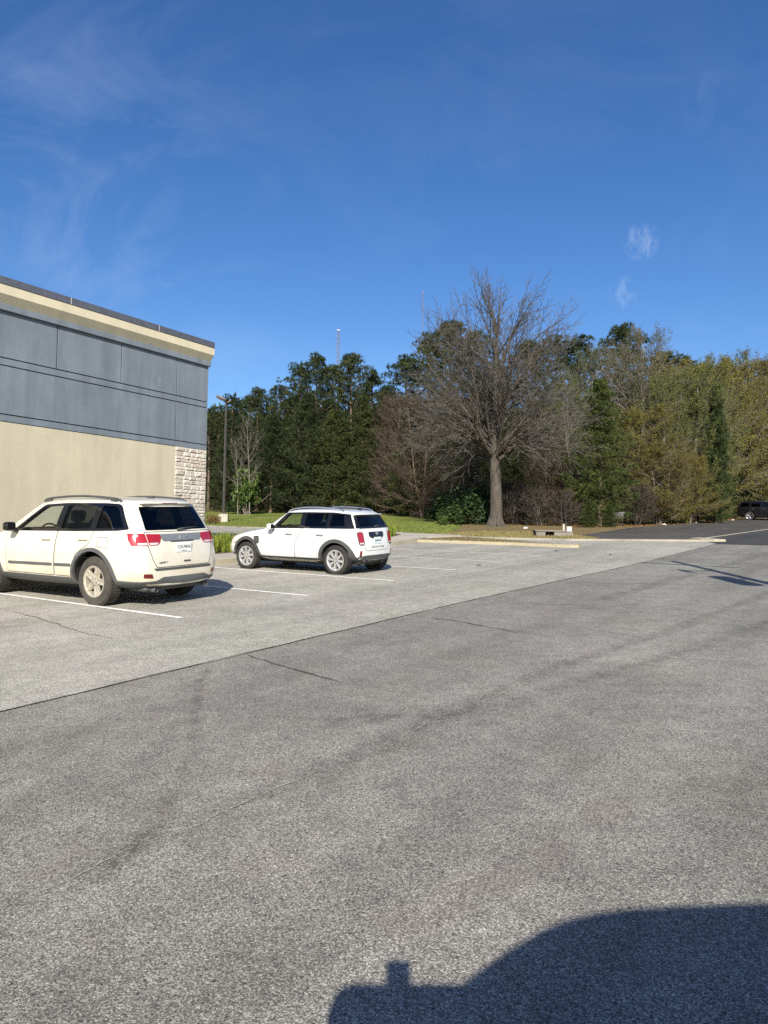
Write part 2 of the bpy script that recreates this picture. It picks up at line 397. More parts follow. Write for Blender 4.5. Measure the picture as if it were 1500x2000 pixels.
CR = [([(2.35, 2.80), (2.70, 2.76), (3.0, 2.74), (3.45, 2.70)], .0055, M_crack), ([(3.9, 2.66), (4.4, 2.63), (4.9, 2.60)], .0055, M_crack), ([(2.65, 2.51), (2.66, 2.31), (2.5, 2.11), (2.48, 1.91)], .004, M_crack), ([(2.5, 1.56), (2.49, 1.39), (2.44, 1.25), (2.46, 1.09)], .004, M_crack),
      ([(1.6, 2.84), (2.0, 2.86), (2.3, 2.80)], .0045, M_crack), ([(5.0, 2.59), (5.6, 2.55), (6.4, 2.50)], .0045, M_crack),
      ([(5.54, 5.42), (5.34, 4.69), (5.18, 3.87)], .022, M_crackd), ([(8.73, 5.38), (8.72, 4.68), (8.37, 3.55)], .022, M_crackd), ([(10.72, 4.64), (11.35, 3.42)], .02, M_crackd), ([(14.2, 4.9), (15.6, 2.2)], .02, M_crackd),
      ([(5.78, 10.85), (5.65, 9.77), (5.39, 8.48), (5.26, 7.35)], .014, M_crackd)]
for i, (pts, w, mt) in enumerate(CR): line('lane_crack', pts, w, mt, .0155 if pts[0][1] < 5.45 else .018, jag=.016 if mt == M_crack else .02, step=.05 if mt == M_crack else .1, seed=i + 3, taper=True)

# stall lines
for i in range(-4, 6):
    s0 = 6.72 + 2.74 * (i + 1) - 2.74 + (0.0 if i < 1 else 0)
    s0 = 6.72 + 2.815 * i
    t0 = 7.87 + .055 * max(i, 0)
    t1 = 13.45 + (max(0, s0 - 13) * .11)
    line('stall_line', [(s0 + .02, t0), (s0 - .02, t1)], .095, M_line, .018, jag=0.0)

# walkway, planted bed, island, kerbs
walk_front = [(-30, 13.5), (12.7, 13.62), (16, 13.85), (22.6, 14.6), (24.9, 14.98)]
walk_back = [(-30, 15.2), (14.8, 15.3), (26.05, 16.85), (27.9, 17.6)]
slab('walkway', [(a, b + .15) for a, b in walk_front] + [(26.6, 15.5), (28.9, 15.0), (29.4, 17.0), (30.2, 19.6), (29.5, 19.2)] + walk_back[::-1], M_walk, .15)
slab('kerb', strip_poly(walk_front, 0, .15), M_curb, .154)
M_soil = simple('bed_soil', (.085, .062, .040), .95, var=.4, scale=5)
slab('planting_bed', walk_back + [(29.3, 19.0), (25, 18.95), (17.1, 18.64), (-30, 18.64)], M_soil, .145)
isl = [(25.0, 15.02), (25.3, 11.0), (25.15, 8.75), (25.35, 8.45), (25.75, 8.55), (26.4, 10.5), (27.6, 12.5), (28.4, 14.2), (28.4, 15.0), (26.6, 15.4), (25.5, 15.4)]
slab('island', isl, M_litter, .10)
slab('island_kerb', [(24.98, 15.02), (25.28, 11.0), (25.12, 8.75), (25.3, 8.38), (25.75, 8.42), (25.95, 8.8), (25.6, 8.9), (25.55, 11.0), (25.25, 15.05)], M_ycurb, .12)
slab('far_kerb', strip_poly(far_curb, 0, .30), M_fkerb, .085)
slab('kerb_end', [(32.7, 5.0), (33.0, 4.6), (33.6, 5.2), (34.2, 5.8), (33.5, 6.1), (33.0, 5.6)], M_curb, .11)

lawn_poly = [tuple(P(a, b)[:2]) for a, b in [(36.4, 60), (32.95, 36), (32.65, 29.5), (31.0, 20.5), (30.2, 18.6), (34.4, 18.4), (41.9, 21.8), (50, 26.3)]] + [(5.2, 80), (2, 84), (-60, 90)]
lawn_poly = [(-90, 40), (-60, 44)] + lawn_poly[1:]
V2, F = cdt(lawn_poly, step=1.5)
mb = MB(); mb.add([(q[0], q[1], zg(q[0], q[1]) + .012) for q in V2], F)
tag(mb.build('lawn', M_lawn, smooth=True), kind='structure')
verge = [tuple(P(a, b)[:2]) for a, b in [(29.6, 12.5), (30.3, 10.3), (31.6, 9.3), (32.2, 10.2), (35.1, 11.7), (37, 13.5), (36, 17.5), (33, 18.3), (30.5, 18.4), (30.0, 17)]]
m = Mat('verge_grass', .95, spec=.1); o = m.co()
c = m.ramp(m.noise(.7, 6, .7, o), [(.32, (.20, .125, .065)), (.5, (.19, .155, .075)), (.66, (.15, .155, .05))])
c = m.mix(.7, c, m.ramp(m.noise(9, 7, .75, o), [(.3, .5), (.5, 1.0), (.72, 1.5)]), 'MULTIPLY'); m.color(c); m.bump(m.noise(20, 5, .8, o), .9, .05)
V2, F = cdt(verge, step=1.0); mb = MB(); mb.add([(q[0], q[1], zg(q[0], q[1]) + .016) for q in V2], F); tag(mb.build('verge', m.m), kind='structure')

# ================================================================== BUILDING
def W(s, t, z):
    q = U * s + N * t; return Vector((q.x, q.y, z))
ROT = Matrix(((U.x, N.x, 0, 0), (U.y, N.y, 0, 0), (0, 0, 1, 0), (0, 0, 0, 1)))    # (s,t,z) -> world
TW, SC = 18.7, 16.9
bld = empty('store_building', P(SC, TW), 0)
tag(bld, 'long tan and blue-grey stucco store with a stone corner pier and flat cornice', 'building')
BL = bld.matrix_basis.copy(); BL = Matrix.Translation(-P(SC, TW)) @ ROT
def stucco(name, c, streak, speck=None):
    m = Mat(name, .92, spec=.2); o = m.co()
    vm = m.n('ShaderNodeMapping'); vm.inputs['Rotation'].default_value = (0, 0, -(math.pi / 2 - TH)); m.l(o, vm.inputs[0])
    v2 = m.n('ShaderNodeMapping'); v2.inputs['Scale'].default_value = (1.6, 1.6, .22); m.l(vm.outputs[0], v2.inputs[0])
    q = m.mix(1.0, c, m.ramp(m.noise(1.5, 6, .6, v2.outputs[0]), [(.3, 1 - streak), (.5, 1.0), (.72, 1 + streak)]), 'MULTIPLY')
    q = m.mix(.8, q, m.ramp(m.noise(.8, 6, .65, o), [(.3, 1 - streak * .8), (.7, 1 + streak * .7)]), 'MULTIPLY')
    q = m.mix(.5, q, m.ramp(m.noise(60, 3, .7, o), [(.3, .85), (.7, 1.12)]), 'MULTIPLY')
    if speck:
        v3 = m.n('ShaderNodeMapping'); v3.inputs['Scale'].default_value = (3.0, 3.0, .8); m.l(vm.outputs[0], v3.inputs[0])
        q = m.mix(m.math('MULTIPLY', m.ramp(m.noise(1.7, 8, .75, v3.outputs[0]), [(.60, 0.0), (.74, 1.0)]), .5), q, speck)
    m.color(q); m.bump(m.noise(90, 3, .7, o), .35, .004); return m.m
M_tan = stucco('tan_stucco', (.47, .425, .315), .09, (.52, .48, .37))
M_blue = stucco('blue_grey_stucco', (.155, .183, .213), .17, (.29, .32, .345))
M_trim = stucco('cornice_tan', (.54, .49, .355), .07)
M_cap = simple('parapet_metal', (.17, .175, .19), .45, .6, var=.15)
M_dark = simple('groove_dark', (.065, .078, .09), .9)
LW, DEP = -22.0, 26.0     # wall runs back to s=LW, building is DEP deep
zb = zg(*P(SC, TW)[:2])
mb = MB(); mb.box((LW, TW, -1.5), (15.55, TW + .5, 4.53), 0, BL); mb.box((SC - .5, TW + 1.6, -1.5), (SC - .02, TW + DEP, 4.53), 0, BL)
mb.build('wall', M_tan, bld)
mb = MB(); mb.box((LW, TW + .035, 4.5), (SC - .03, TW + .5, 7.6), 0, BL); mb.box((SC - .5, TW + .5, 4.5), (SC - .03, TW + DEP, 7.6), 0, BL)
mb.build('groove_backing', M_dark, bld)
mb = MB(); G = .028
rows = [(4.54, 4.71, [15.55]), (4.71 + G, 6.00, [15.55]), (6.00 + G, 6.20, [15.55]), (6.20 + G, 7.45, [-19.9, -17.7, -15.5, -13.4, -11.2, -9.0, -6.8, -4.6, -2.4, -.3, 1.9, 4.7, 6.9, 9.1, 11.32, 13.42, 15.55])]
for z0, z1, cuts in rows:
    xs = [LW] + cuts + [SC]
    for a, b in zip(xs[:-1], xs[1:]):
        mb.rbox((a + (G / 2 if a != LW else 0), TW - .02, z0), (b - (G / 2 if b != SC else 0), TW + .034, z1), .006, 0, BL, 1)
    mb.rbox((SC - .029, TW - .02 + .055, z0), (SC + .025, TW + DEP, z1), .006, 0, BL, 1)
mb.build('upper_wall', M_blue, bld, smooth=False)
mb = MB(); mb.rbox((LW, TW - .11, 7.45), (SC + .035, TW + .3, 7.62), .01, 0, BL, 1); mb.rbox((SC - .3, TW + .3, 7.45), (SC + .035, TW + DEP, 7.62), .01, 0, BL, 1)
mb.build('moulding', M_blue, bld)
# cornice: slanted soffit then a vertical tan face
prof = [(-.07, 7.62), (-.23, 7.84), (-.23, 8.085), (.3, 8.085), (.3, 7.62)]
mb = MB(); n = len(prof)
vs = [BL @ Vector((LW, TW + a, z)) for a, z in prof] + [BL @ Vector((SC + (-a if a < 0 else -.3) * .28, TW + a, z)) for a, z in prof] + [BL @ Vector((SC + (-a if a < 0 else -.3) * .28, TW + DEP, z)) for a, z in prof]
fs = [tuple(range(n))] + [(i, (i + 1) % n, n + (i + 1) % n, n + i) for i in range(n)] + [(n + i, n + (i + 1) % n, 2 * n + (i + 1) % n, 2 * n + i) for i in range(n)]
mb.add(vs, fs); mb.build('cornice', M_trim, bld)
mb = MB()
sx = LW
while sx < SC:
    e = min(sx + 3.05, SC + .065) if sx + 3.05 < SC - .8 else SC + .065
    mb.rbox((sx, TW - .25, 8.088), (e - .008, TW + .34, 8.285), .008, 0, BL, 1); sx = e if e < SC else 1e9
mb.rbox((SC - .4, TW + .345, 8.088), (SC + .065, TW + DEP, 8.285), .008, 0, BL, 1)
mb.build('parapet_cap', M_cap, bld)
mb = MB(); mb.box((LW, TW + .5, 7.5), (SC - .5, TW + DEP, 7.62), 0, BL); mb.box((LW, TW + DEP - .3, -1.5), (SC - .5, TW + DEP, 7.5), 0, BL); mb.box((LW, TW + .5, -1.5), (LW + .3, TW + DEP - .3, 7.5), 0, BL); mb.build('roof_deck', M_cap, bld)
# stone corner pier: split-face ashlar
rs = random.Random(7)
m = Mat('split_stone', .95, spec=.15); o = m.co()
c = m.ramp(m.island(), [(0, (.44, .395, .32)), (.35, (.53, .485, .41)), (.6, (.58, .54, .47)), (.8, (.50, .43, .37)), (1, (.41, .365, .30))])
c = m.mix(.8, c, m.ramp(m.noise(7, 8, .75, o), [(.3, .62), (.5, 1.0), (.72, 1.25)]), 'MULTIPLY'); m.color(c); m.bump(m.noise(12, 8, .75, o), .9, .03); M_stone = m.m
M_mortar = simple('mortar', (.46, .41, .33), .95, var=.2)
def stones(mb, L, z0, z1, place):
    z = z0
    while z < z1 - .03:
        h = rs.choice([.10, .12, .15, .18, .21]); h = h if z + h < z1 - .1 else z1 - z
        x = 0
        while x < L - .01:
            w = rs.uniform(.16, .42) * (1.15 if h > .17 else 1); w = w if x + w < L - .18 else L - x
            parts = [(z, h)] if h < .17 or rs.random() < .65 else [(z, h * .5), (z + h * .5, h * .5)]
            for zz, hh in parts:
                g = .004; d = rs.uniform(.022, .055); x0, x1, a, b = x + g, x + w - g, zz + g, zz + hh - g
                nx, nz = 4, 3; vs = []; 
                for i in range(nx + 1):
                    for j in range(nz + 1):
                        fx, fz = i / nx, j / nz; ed = i in (0, nx) or j in (0, nz)
                        dd = (.012 if ed else d * rs.uniform(.75, 1.1))
                        px = x0 + (x1 - x0) * (fx if i in (0, nx) else .12 + .76 * (i - 1) / (nx - 2) + rs.uniform(-.05, .05))
                        pz = a + (b - a) * (fz if j in (0, nz) else .2 + .6 * (j - 1) / (nz - 2) + rs.uniform(-.06, .06))
                        vs.append(place(px, -dd, pz))
                fs = [(i * (nz + 1) + j, (i + 1) * (nz + 1) + j, (i + 1) * (nz + 1) + j + 1, i * (nz + 1) + j + 1) for i in range(nx) for j in range(nz)]
                bs = len(vs); vs += [place(x0, .05, a), place(x1, .05, a), place(x1, .05, b), place(x0, .05, b)]
                rim = lambda k: k
                fs += [(0, bs, bs + 1, nx * (nz + 1)), (nx * (nz + 1) + nz, bs + 2, bs + 3, nz)]
                fs.append(tuple([bs + 1, bs + 2] + [nx * (nz + 1) + j for j in range(nz, -1, -1)])); fs.append(tuple([bs + 3, bs] + [j for j in range(0, nz + 1)]))
                mb.add(vs, fs)
            x += w
        z += h
mb = MB()
stones(mb, SC - 15.56, zb - .3, 4.535, lambda a, d, z: BL @ Vector((15.56 + a, TW - .01 + d, z)))
stones(mb, 1.6, zb - .3, 4.535, lambda a, d, z: BL @ Vector((SC + .0 - d, TW + a, z)))
pier = mb.build('stone_pier', M_stone, bld)
mb = MB(); mb.box((15.56, TW + .003, -1.5), (SC - .005, TW + 1.6, 4.53), 0, BL); mb.build('mortar_core', M_mortar, bld)

# ================================================================== VEHICLES
def paint(name, c, dirt=None, dz=(.35, .95)):
    m = Mat(name, .25, spec=.5); m.b.inputs['Coat Weight'].default_value = 1.0; m.b.inputs['Coat Roughness'].default_value = .03
    if dirt:
        o = m.co(); z = m.sep(o)[2]
        k = m.math('MULTIPLY', m.ramp(z, [(dz[0], 1.0), (dz[1], .12)]), m.ramp(m.noise(2.6, 7, .68, o), [(.40, .05), (.66, .8)]))
        v = m.n('ShaderNodeMapping'); v.inputs['Scale'].default_value = (1.2, 1.2, 6); m.l(o, v.inputs[0])
        k = m.math('MULTIPLY', k, m.ramp(m.noise(1.4, 5, .6, v.outputs[0]), [(.3, .55), (.65, 1.2)]), clamp=True)
        m.color(m.mix(k, c, dirt)); m.rough(m.ramp(k, [(0, .26), (.8, .75)]))
    else: m.color(c)
    return m.m
def glass(name, tint, refl=1.0):
    m = bpy.data.materials.new(name); m.use_nodes = True; t = m.node_tree; t.nodes.clear()
    o = t.nodes.new('ShaderNodeOutputMaterial'); mx = t.nodes.new('ShaderNodeMixShader'); tr = t.nodes.new('ShaderNodeBsdfTransparent'); gl = t.nodes.new('ShaderNodeBsdfGlossy'); fr = t.nodes.new('ShaderNodeLayerWeight'); pw = t.nodes.new('ShaderNodeMath'); pw.operation = 'POWER'; ad = t.nodes.new('ShaderNodeMath'); ad.operation = 'MULTIPLY_ADD'
    tr.inputs[0].default_value = (*tint, 1); gl.inputs['Roughness'].default_value = .02; fr.inputs[0].default_value = .5; pw.inputs[1].default_value = 4.0; ad.inputs[1].default_value = .85; ad.inputs[2].default_value = .045
    t.links.new(fr.outputs['Facing'], pw.inputs[0]); t.links.new(pw.outputs[0], ad.inputs[0]); t.links.new(ad.outputs[0], mx.inputs[0]); t.links.new(tr.outputs[0], mx.inputs[1]); t.links.new(gl.outputs[0], mx.inputs[2]); t.links.new(mx.outputs[0], o.inputs[0]); return m
M_white = paint('pearl_white_paint', (.65, .62, .525), (.50, .385, .20), (.35, 1.05))
M_minw = paint('bright_white_paint', (.66, .66, .65))
M_black = paint('black_paint', (.006, .006, .007)); _b = M_black.node_tree.nodes['Principled BSDF']; _b.inputs['Specular IOR Level'].default_value = .15; _b.inputs['Coat Weight'].default_value = .35
M_bluep = paint('blue_paint', (.02, .05, .16))
M_plast = simple('dark_plastic', (.055, .057, .058), .62, var=.15, scale=4)
M_plastd = simple('grey_cladding', (.085, .088, .090), .6, var=.2, scale=3)
M_cavity = simple('cabin_dark', (.022, .021, .020), .9)
M_seat = simple('seat_cloth', (.035, .033, .032), .9)
M_gap = simple('panel_gap', (.03, .03, .03), .9)
M_gclear = glass('clear_glass', (.93, .96, .94)); M_gdark = glass('privacy_glass', (.10, .105, .11)); M_gshield = glass('tinted_shield', (.86, .91, .88))
M_gblack = simple('black_glass', (.008, .008, .009), .03, spec=.6)
M_chrome = simple('chrome', (.75, .75, .75), .12, 1.0)
M_satin = simple('satin_silver', (.58, .58, .57), .32, .9)
M_tyre = Mat('tyre_rubber', .85, spec=.3); o = M_tyre.co(); M_tyre.color(M_tyre.mix(1.0, (.028, .027, .026), M_tyre.ramp(M_tyre.noise(5, 6, .6), [(.3, .7), (.7, 1.5)]), 'MULTIPLY')); M_tyre = M_tyre.m
M_tyred = simple('dusty_tyre', (.050, .045, .038), .9, var=.35, scale=6)
M_rimd = simple('dusty_alloy', (.52, .485, .40), .42, .55, var=.22, scale=9)
M_rims = simple('silver_alloy', (.66, .65, .65), .3, .75, var=.1)
M_rimdk = simple('dark_alloy_pocket', (.05, .05, .052), .5, .4)
M_red = simple('red_lens', (.33, .010, .014), .12, spec=.7, coat=1.0)
M_redd = simple('dark_red_lens', (.11, .004, .006), .15, spec=.6, coat=.8)
M_clens = simple('clear_lens', (.62, .52, .52), .15, spec=.6, coat=.6)
M_plate = simple('plate_white', (.72, .72, .69), .5)
M_plateg = simple('plate_pale', (.62, .68, .68), .5)
M_ink = simple('plate_ink', (.02, .02, .035), .6)
M_badge = simple('badge_chrome', (.55, .56, .58), .3, .7)
M_badged = simple('badge_dark', (.10, .10, .10), .4, .4)

def shell(st, bulge_r, bulge_f):
    """closed half-ring loft, rear to front; each station gives 9 points from keel to roof centre"""
    rings = []
    for s in st:
        k, xl, xb, xr, w, z0, zbelt, y6, z6, zt = s
        half = [(xl, 0, z0), (xl, .80 * w, z0), (xl, .965 * w, z0 + .13), (xl, 1.0 * w, z0 * .45 + zbelt * .50), (xl * .35 + xb * .65, .985 * w, zbelt - .17), (xb, .945 * w, zbelt)]
        if k == 'G': half += [(xr, y6, z6), (xr, y6 - .13, z6 + (zt - z6) * .72), (xr, 0, zt)]
        else: half += [(xr, y6, z6), (xr, y6 * .6, zt - .008), (xr, 0, zt)]
        rings.append(half)
    bm = bmesh.new(); RV = []
    for h in rings:
        c0 = bm.verts.new(h[0]); right = [bm.verts.new((q[0], -q[1], q[2])) for q in h[1:8]]; top = bm.verts.new(h[8]); left = [bm.verts.new(q) for q in h[1:8]]
        RV.append([c0] + right + [top] + left[::-1])
    n = 16
    for a, b in zip(RV[:-1], RV[1:]):
        for i in range(n):
            j = (i + 1) % n; bm.faces.new((a[i], a[j], b[j], b[i]))
    for end, ring, half, bu in ((0, RV[0], rings[0], bulge_r), (1, RV[-1], rings[-1], bulge_f)):
        cs = [.66, 0, -.66]; rows = []
        for lv in range(1, 8):
            q = half[lv]; rows.append([ring[lv]] + [bm.verts.new((q[0] + bu * (1 - c * c), -q[1] * c, q[2])) for c in cs] + [ring[n - lv]])
        def F(*v): bm.faces.new(v if end == 0 else v[::-1])
        for a, b in zip(rows[:-1], rows[1:]):
            for i in range(4): F(a[i + 1], a[i], b[i], b[i + 1]) if False else F(a[i], b[i], b[i + 1], a[i + 1])
        for i in range(4):
            F(rows[0][i], rows[0][i + 1], ring[0]); F(rows[-1][i + 1], rows[-1][i], ring[8])
    bmesh.ops.recalc_face_normals(bm, faces=bm.faces[:])
    me = bpy.data.meshes.new('shell'); bm.to_mesh(me); bm.free(); return me
def evaluated(o):
    dg = bpy.context.evaluated_depsgraph_get(); dg.update(); return bpy.data.meshes.new_from_object(o.evaluated_get(dg))
def subdiv_obj(me, lv, mats):
    o = bpy.data.objects.new('body', me); COL.objects.link(o)
    for m in mats: me.materials.append(m)
    md = o.modifiers.new('s', 'SUBSURF'); md.levels = lv; md.render_levels = lv
    me2 = evaluated(o); o.modifiers.clear(); o.data = me2; return o
def cut(o, mb, mats):
    c = bpy.data.objects.new('cutter', mb.mesh('cutter', mats)); COL.objects.link(c)
    bm = bmesh.new(); bm.from_mesh(c.data); bmesh.ops.recalc_face_normals(bm, faces=bm.faces[:]); bm.to_mesh(c.data); bm.free()
    md = o.modifiers.new('b', 'BOOLEAN'); md.operation = 'DIFFERENCE'; md.object = c; md.solver = 'EXACT'; md.use_self = True
    me = evaluated(o); o.modifiers.clear(); o.data = me; bpy.data.objects.remove(c)
def prism(poly, axis, d0, d1):
    """polygon in (x,z) with y depth (axis 'Y'), or (y,z) with x depth (axis 'X')"""
    mb = MB(); n = len(poly); f = (lambda p, d: (p[0], d, p[1])) if axis == 'Y' else (lambda p, d: (d, p[0], p[1]))
    mb.add([f(p, d0) for p in poly] + [f(p, d1) for p in poly], [tuple(range(n)), tuple(range(2 * n - 1, n - 1, -1))] + [(i, (i + 1) % n, n + (i + 1) % n, n + i) for i in range(n)], 1)
    return mb
def rounded(poly, r, k=4):
    out = []; n = len(poly)
    for i in range(n):
        p = Vector(poly[i]); a = Vector(poly[i - 1]) - p; b = Vector(poly[(i + 1) % n]) - p
        rr = min(r if not isinstance(r, (list, tuple)) else r[i], a.length * .45, b.length * .45)
        if rr < 1e-4: out.append(tuple(p)); continue
        A = p + a.normalized() * rr; B = p + b.normalized() * rr
        for j in range(k + 1):
            t = j / k; out.append(tuple(A * (1 - t) ** 2 + p * 2 * t * (1 - t) + B * t * t))
    return out
def dense(poly, step):
    out = []
    for i in range(len(poly)):
        a, b = Vector(poly[i]), Vector(poly[(i + 1) % len(poly)]); k = max(1, int((b - a).length / step))
        out += [tuple(a.lerp(b, j / k)) for j in range(k)]
    return out
def inset(poly, d):
    n = len(poly); area = sum(poly[i - 1][0] * poly[i][1] - poly[i][0] * poly[i - 1][1] for i in range(n)); sg = 1 if area > 0 else -1
    out = []
    for i in range(n):
        t = Vector(poly[(i + 1) % n]) - Vector(poly[i - 1]); t.normalize(); out.append((poly[i][0] - t.y * d * sg, poly[i][1] + t.x * d * sg))
    return out
def circ(cx, cz, r, a0=0, a1=360, n=40):
    return [(cx + r * math.cos(R(a0 + (a1 - a0) * i / n)), cz + r * math.sin(R(a0 + (a1 - a0) * i / n))) for i in range(n + (0 if a1 - a0 == 360 else 1))]
class Car:
    def __init__(s, spec):
        s.sp = spec; me = shell(spec['st'], spec.get('br', -.05), spec.get('bf', .05))
        s.o = subdiv_obj(me, spec.get('lv', 3), [spec['paint'], M_cavity]); s.o.name = 'body'
        bm = bmesh.new(); bm.from_mesh(s.o.data); s.bvh = BVHTree.FromBMesh(bm); s.bm = bm
        s.root = None
    def hit(s, a, b, face):
        if face == 'L': r = s.bvh.ray_cast(Vector((a, 3, b)), Vector((0, -1, 0)))
        elif face == 'R': r = s.bvh.ray_cast(Vector((a, -3, b)), Vector((0, 1, 0)))
        elif face == 'B': r = s.bvh.ray_cast(Vector((-5, a, b)), Vector((1, 0, 0)))
        elif face == 'F': r = s.bvh.ray_cast(Vector((5, a, b)), Vector((-1, 0, 0)))
        elif face == 'T': r = s.bvh.ray_cast(Vector((a, b, 4)), Vector((0, 0, -1)))
        if r[0] is None: return None
        return r[0], r[1]
    AX = {'L': Vector((0, 1, 0)), 'R': Vector((0, -1, 0)), 'B': Vector((-1, 0, 0)), 'F': Vector((1, 0, 0)), 'T': Vector((0, 0, 1))}
    def patch(s, mb, poly, face, off=.004, mi=0, holes=(), thick=.02, step=.06, ds=.04):
        """lay an outline on the body, slightly proud, with a skirt for thickness"""
        poly = dense(poly, ds); holes = [dense(h, ds) for h in holes]
        V2, F = cdt(poly, holes, step); ax = s.AX[face]; pts = []; last = None
        cen = (sum(q[0] for q in poly) / len(poly), sum(q[1] for q in poly) / len(poly))
        for q in V2:
            h = s.hit(q[0], q[1], face); k = 0
            while h is None and k < 12:
                k += 1; f = 1 - k * .03; h = s.hit(cen[0] + (q[0] - cen[0]) * f, cen[1] + (q[1] - cen[1]) * f, face)
            if h is None: pts.append(last or Vector((0, 0, 0))); continue
            p = h[0].copy()
            if face in 'LR': p.x, p.z = q[0], q[1]
            elif face in 'BF': p.y, p.z = q[0], q[1]
            else: p.x, p.y = q[0], q[1]
            nn = h[1] if h[1].dot(ax) > 0 else -h[1]
            last = p + (nn * .6 + ax * .4) * off; pts.append(last)
        fl = []
        for f in F:
            a, b, c = (pts[i] for i in f[:3]); fl.append(tuple(f) if (b - a).cross(c - a).dot(ax) > 0 else tuple(f[::-1]))
        b0 = mb.add(pts, fl, mi)
        ed = {}
        for f in fl:
            for i in range(len(f)): ed[f[i], f[(i + 1) % len(f)]] = 1
        low = {}
        def lo(i):
            if i not in low: low[i] = len(mb.v); mb.v.append(tuple(pts[i] - ax * (thick + off)))
            return low[i]
        for (i, j) in list(ed):
            if (j, i) not in ed: mb.f.append((b0 + j, b0 + i, lo(i), lo(j))); mb.m.append(mi)
        return mb
    def ribbon(s, mb, pts, w, face, off=.0025, mi=0, step=.04, closed=False):
        Q = []
        pp = list(pts) + ([pts[0]] if closed else [])
        for a, b in zip(pp[:-1], pp[1:]):
            a, b = Vector(a), Vector(b); k = max(1, int((b - a).length / step)); Q += [a.lerp(b, j / k) for j in range(k)]
        Q.append(Vector(pp[-1])); row = []
        for i, q in enumerate(Q):
            d = Q[min(i + 1, len(Q) - 1)] - Q[max(i - 1, 0)]; d.normalize(); n = Vector((-d.y, d.x)); r = []
            for sg in (-1, 1):
                e = q + n * w * .5 * sg; h = s.hit(e.x, e.y, face) or s.hit(q.x, q.y, face)
                if h is None: r = None; break
                nn = h[1] if h[1].dot(s.AX[face]) > 0 else -h[1]
                r.append(len(mb.v)); mb.v.append(tuple(h[0] + nn * off))
            row.append(r)
        for a, b in zip(row[:-1], row[1:]):
            if a and b: mb.f.append((a[0], b[0], b[1], a[1])); mb.m.append(mi)
        return mb
    def finish(s, name, loc, fwd, label, group=None, cat='car'):
        root = empty(name); up = UPN; f = (fwd - up * fwd.dot(up)).normalized(); l = up.cross(f)
        Mx = Matrix((f, l, up)).transposed().to_4x4(); Mx.translation = loc; root.matrix_world = Mx
        tag(root, label, cat, group); s.root = root; s.o.parent = root
        s.o.data.polygons.foreach_set('use_smooth', [True] * len(s.o.data.polygons)); s.o.data.set_sharp_from_angle(angle=R(32))
        return root
def hollow(c, spec):
    """cabin space, window openings and wheel wells cut through the shell"""
    st = [q for q in spec['st'] if q[0] == 'G']; inner = []
    zf = spec['floor']
    for i, q in enumerate(st):
        k, xl, xb, xr, w, z0, zbelt, y6, z6, zt = q; e = .10 if i == 0 else (-.0 if i == len(st) - 1 else 0)
        inner.append(('G', xb + e, xb + e, xr + e + .02 * (i == 0), w - .09, zf, zbelt, y6 - .05, z6 - .045, zt - .05))
    q = inner[-1]; inner.append(('G', q[2] + .34, q[2] + .34, q[3] + .20, q[4] - .04, zf, q[6] - .03, q[7] - .03, q[8] - .15, q[9] - .13))
    me = shell(inner, -.02, .02); ci = subdiv_obj(me, 2, [M_cavity, M_cavity])
    mb = MB(); mb.add([v.co.copy() for v in ci.data.vertices], [tuple(p.vertices) for p in ci.data.polygons], 1); bpy.data.objects.remove(ci)
    cut(c.o, mb, [spec['paint'], M_cavity])
    wx = [spec['rear_axle'], spec['front_axle']]; zr = spec['tyre_r']
    for x in wx:
        for sg in (1, -1):
            pl = circ(x, zr + .01, spec['arch_r'], n=48); pl = [(a, max(b, .02)) for a, b in pl]
            cut(c.o, prism(pl, 'Y', sg * .50, sg * 1.3), [spec['paint'], M_cavity])
    for pl in spec['windows']:
        for sg in (1, -1): cut(c.o, prism(inset(pl[0], .012), 'Y', sg * .35, sg * 1.4), [spec['paint'], M_plast])
    cut(c.o, prism(inset(spec['rear_glass'], .012), 'X', -4.0, spec['rg_depth']), [spec['paint'], M_plast])
    cut(c.o, prism(inset(spec['shield'], .012), 'X', spec['sh_depth'], 4.0), [spec['paint'], M_plast])
def bore(z): return z
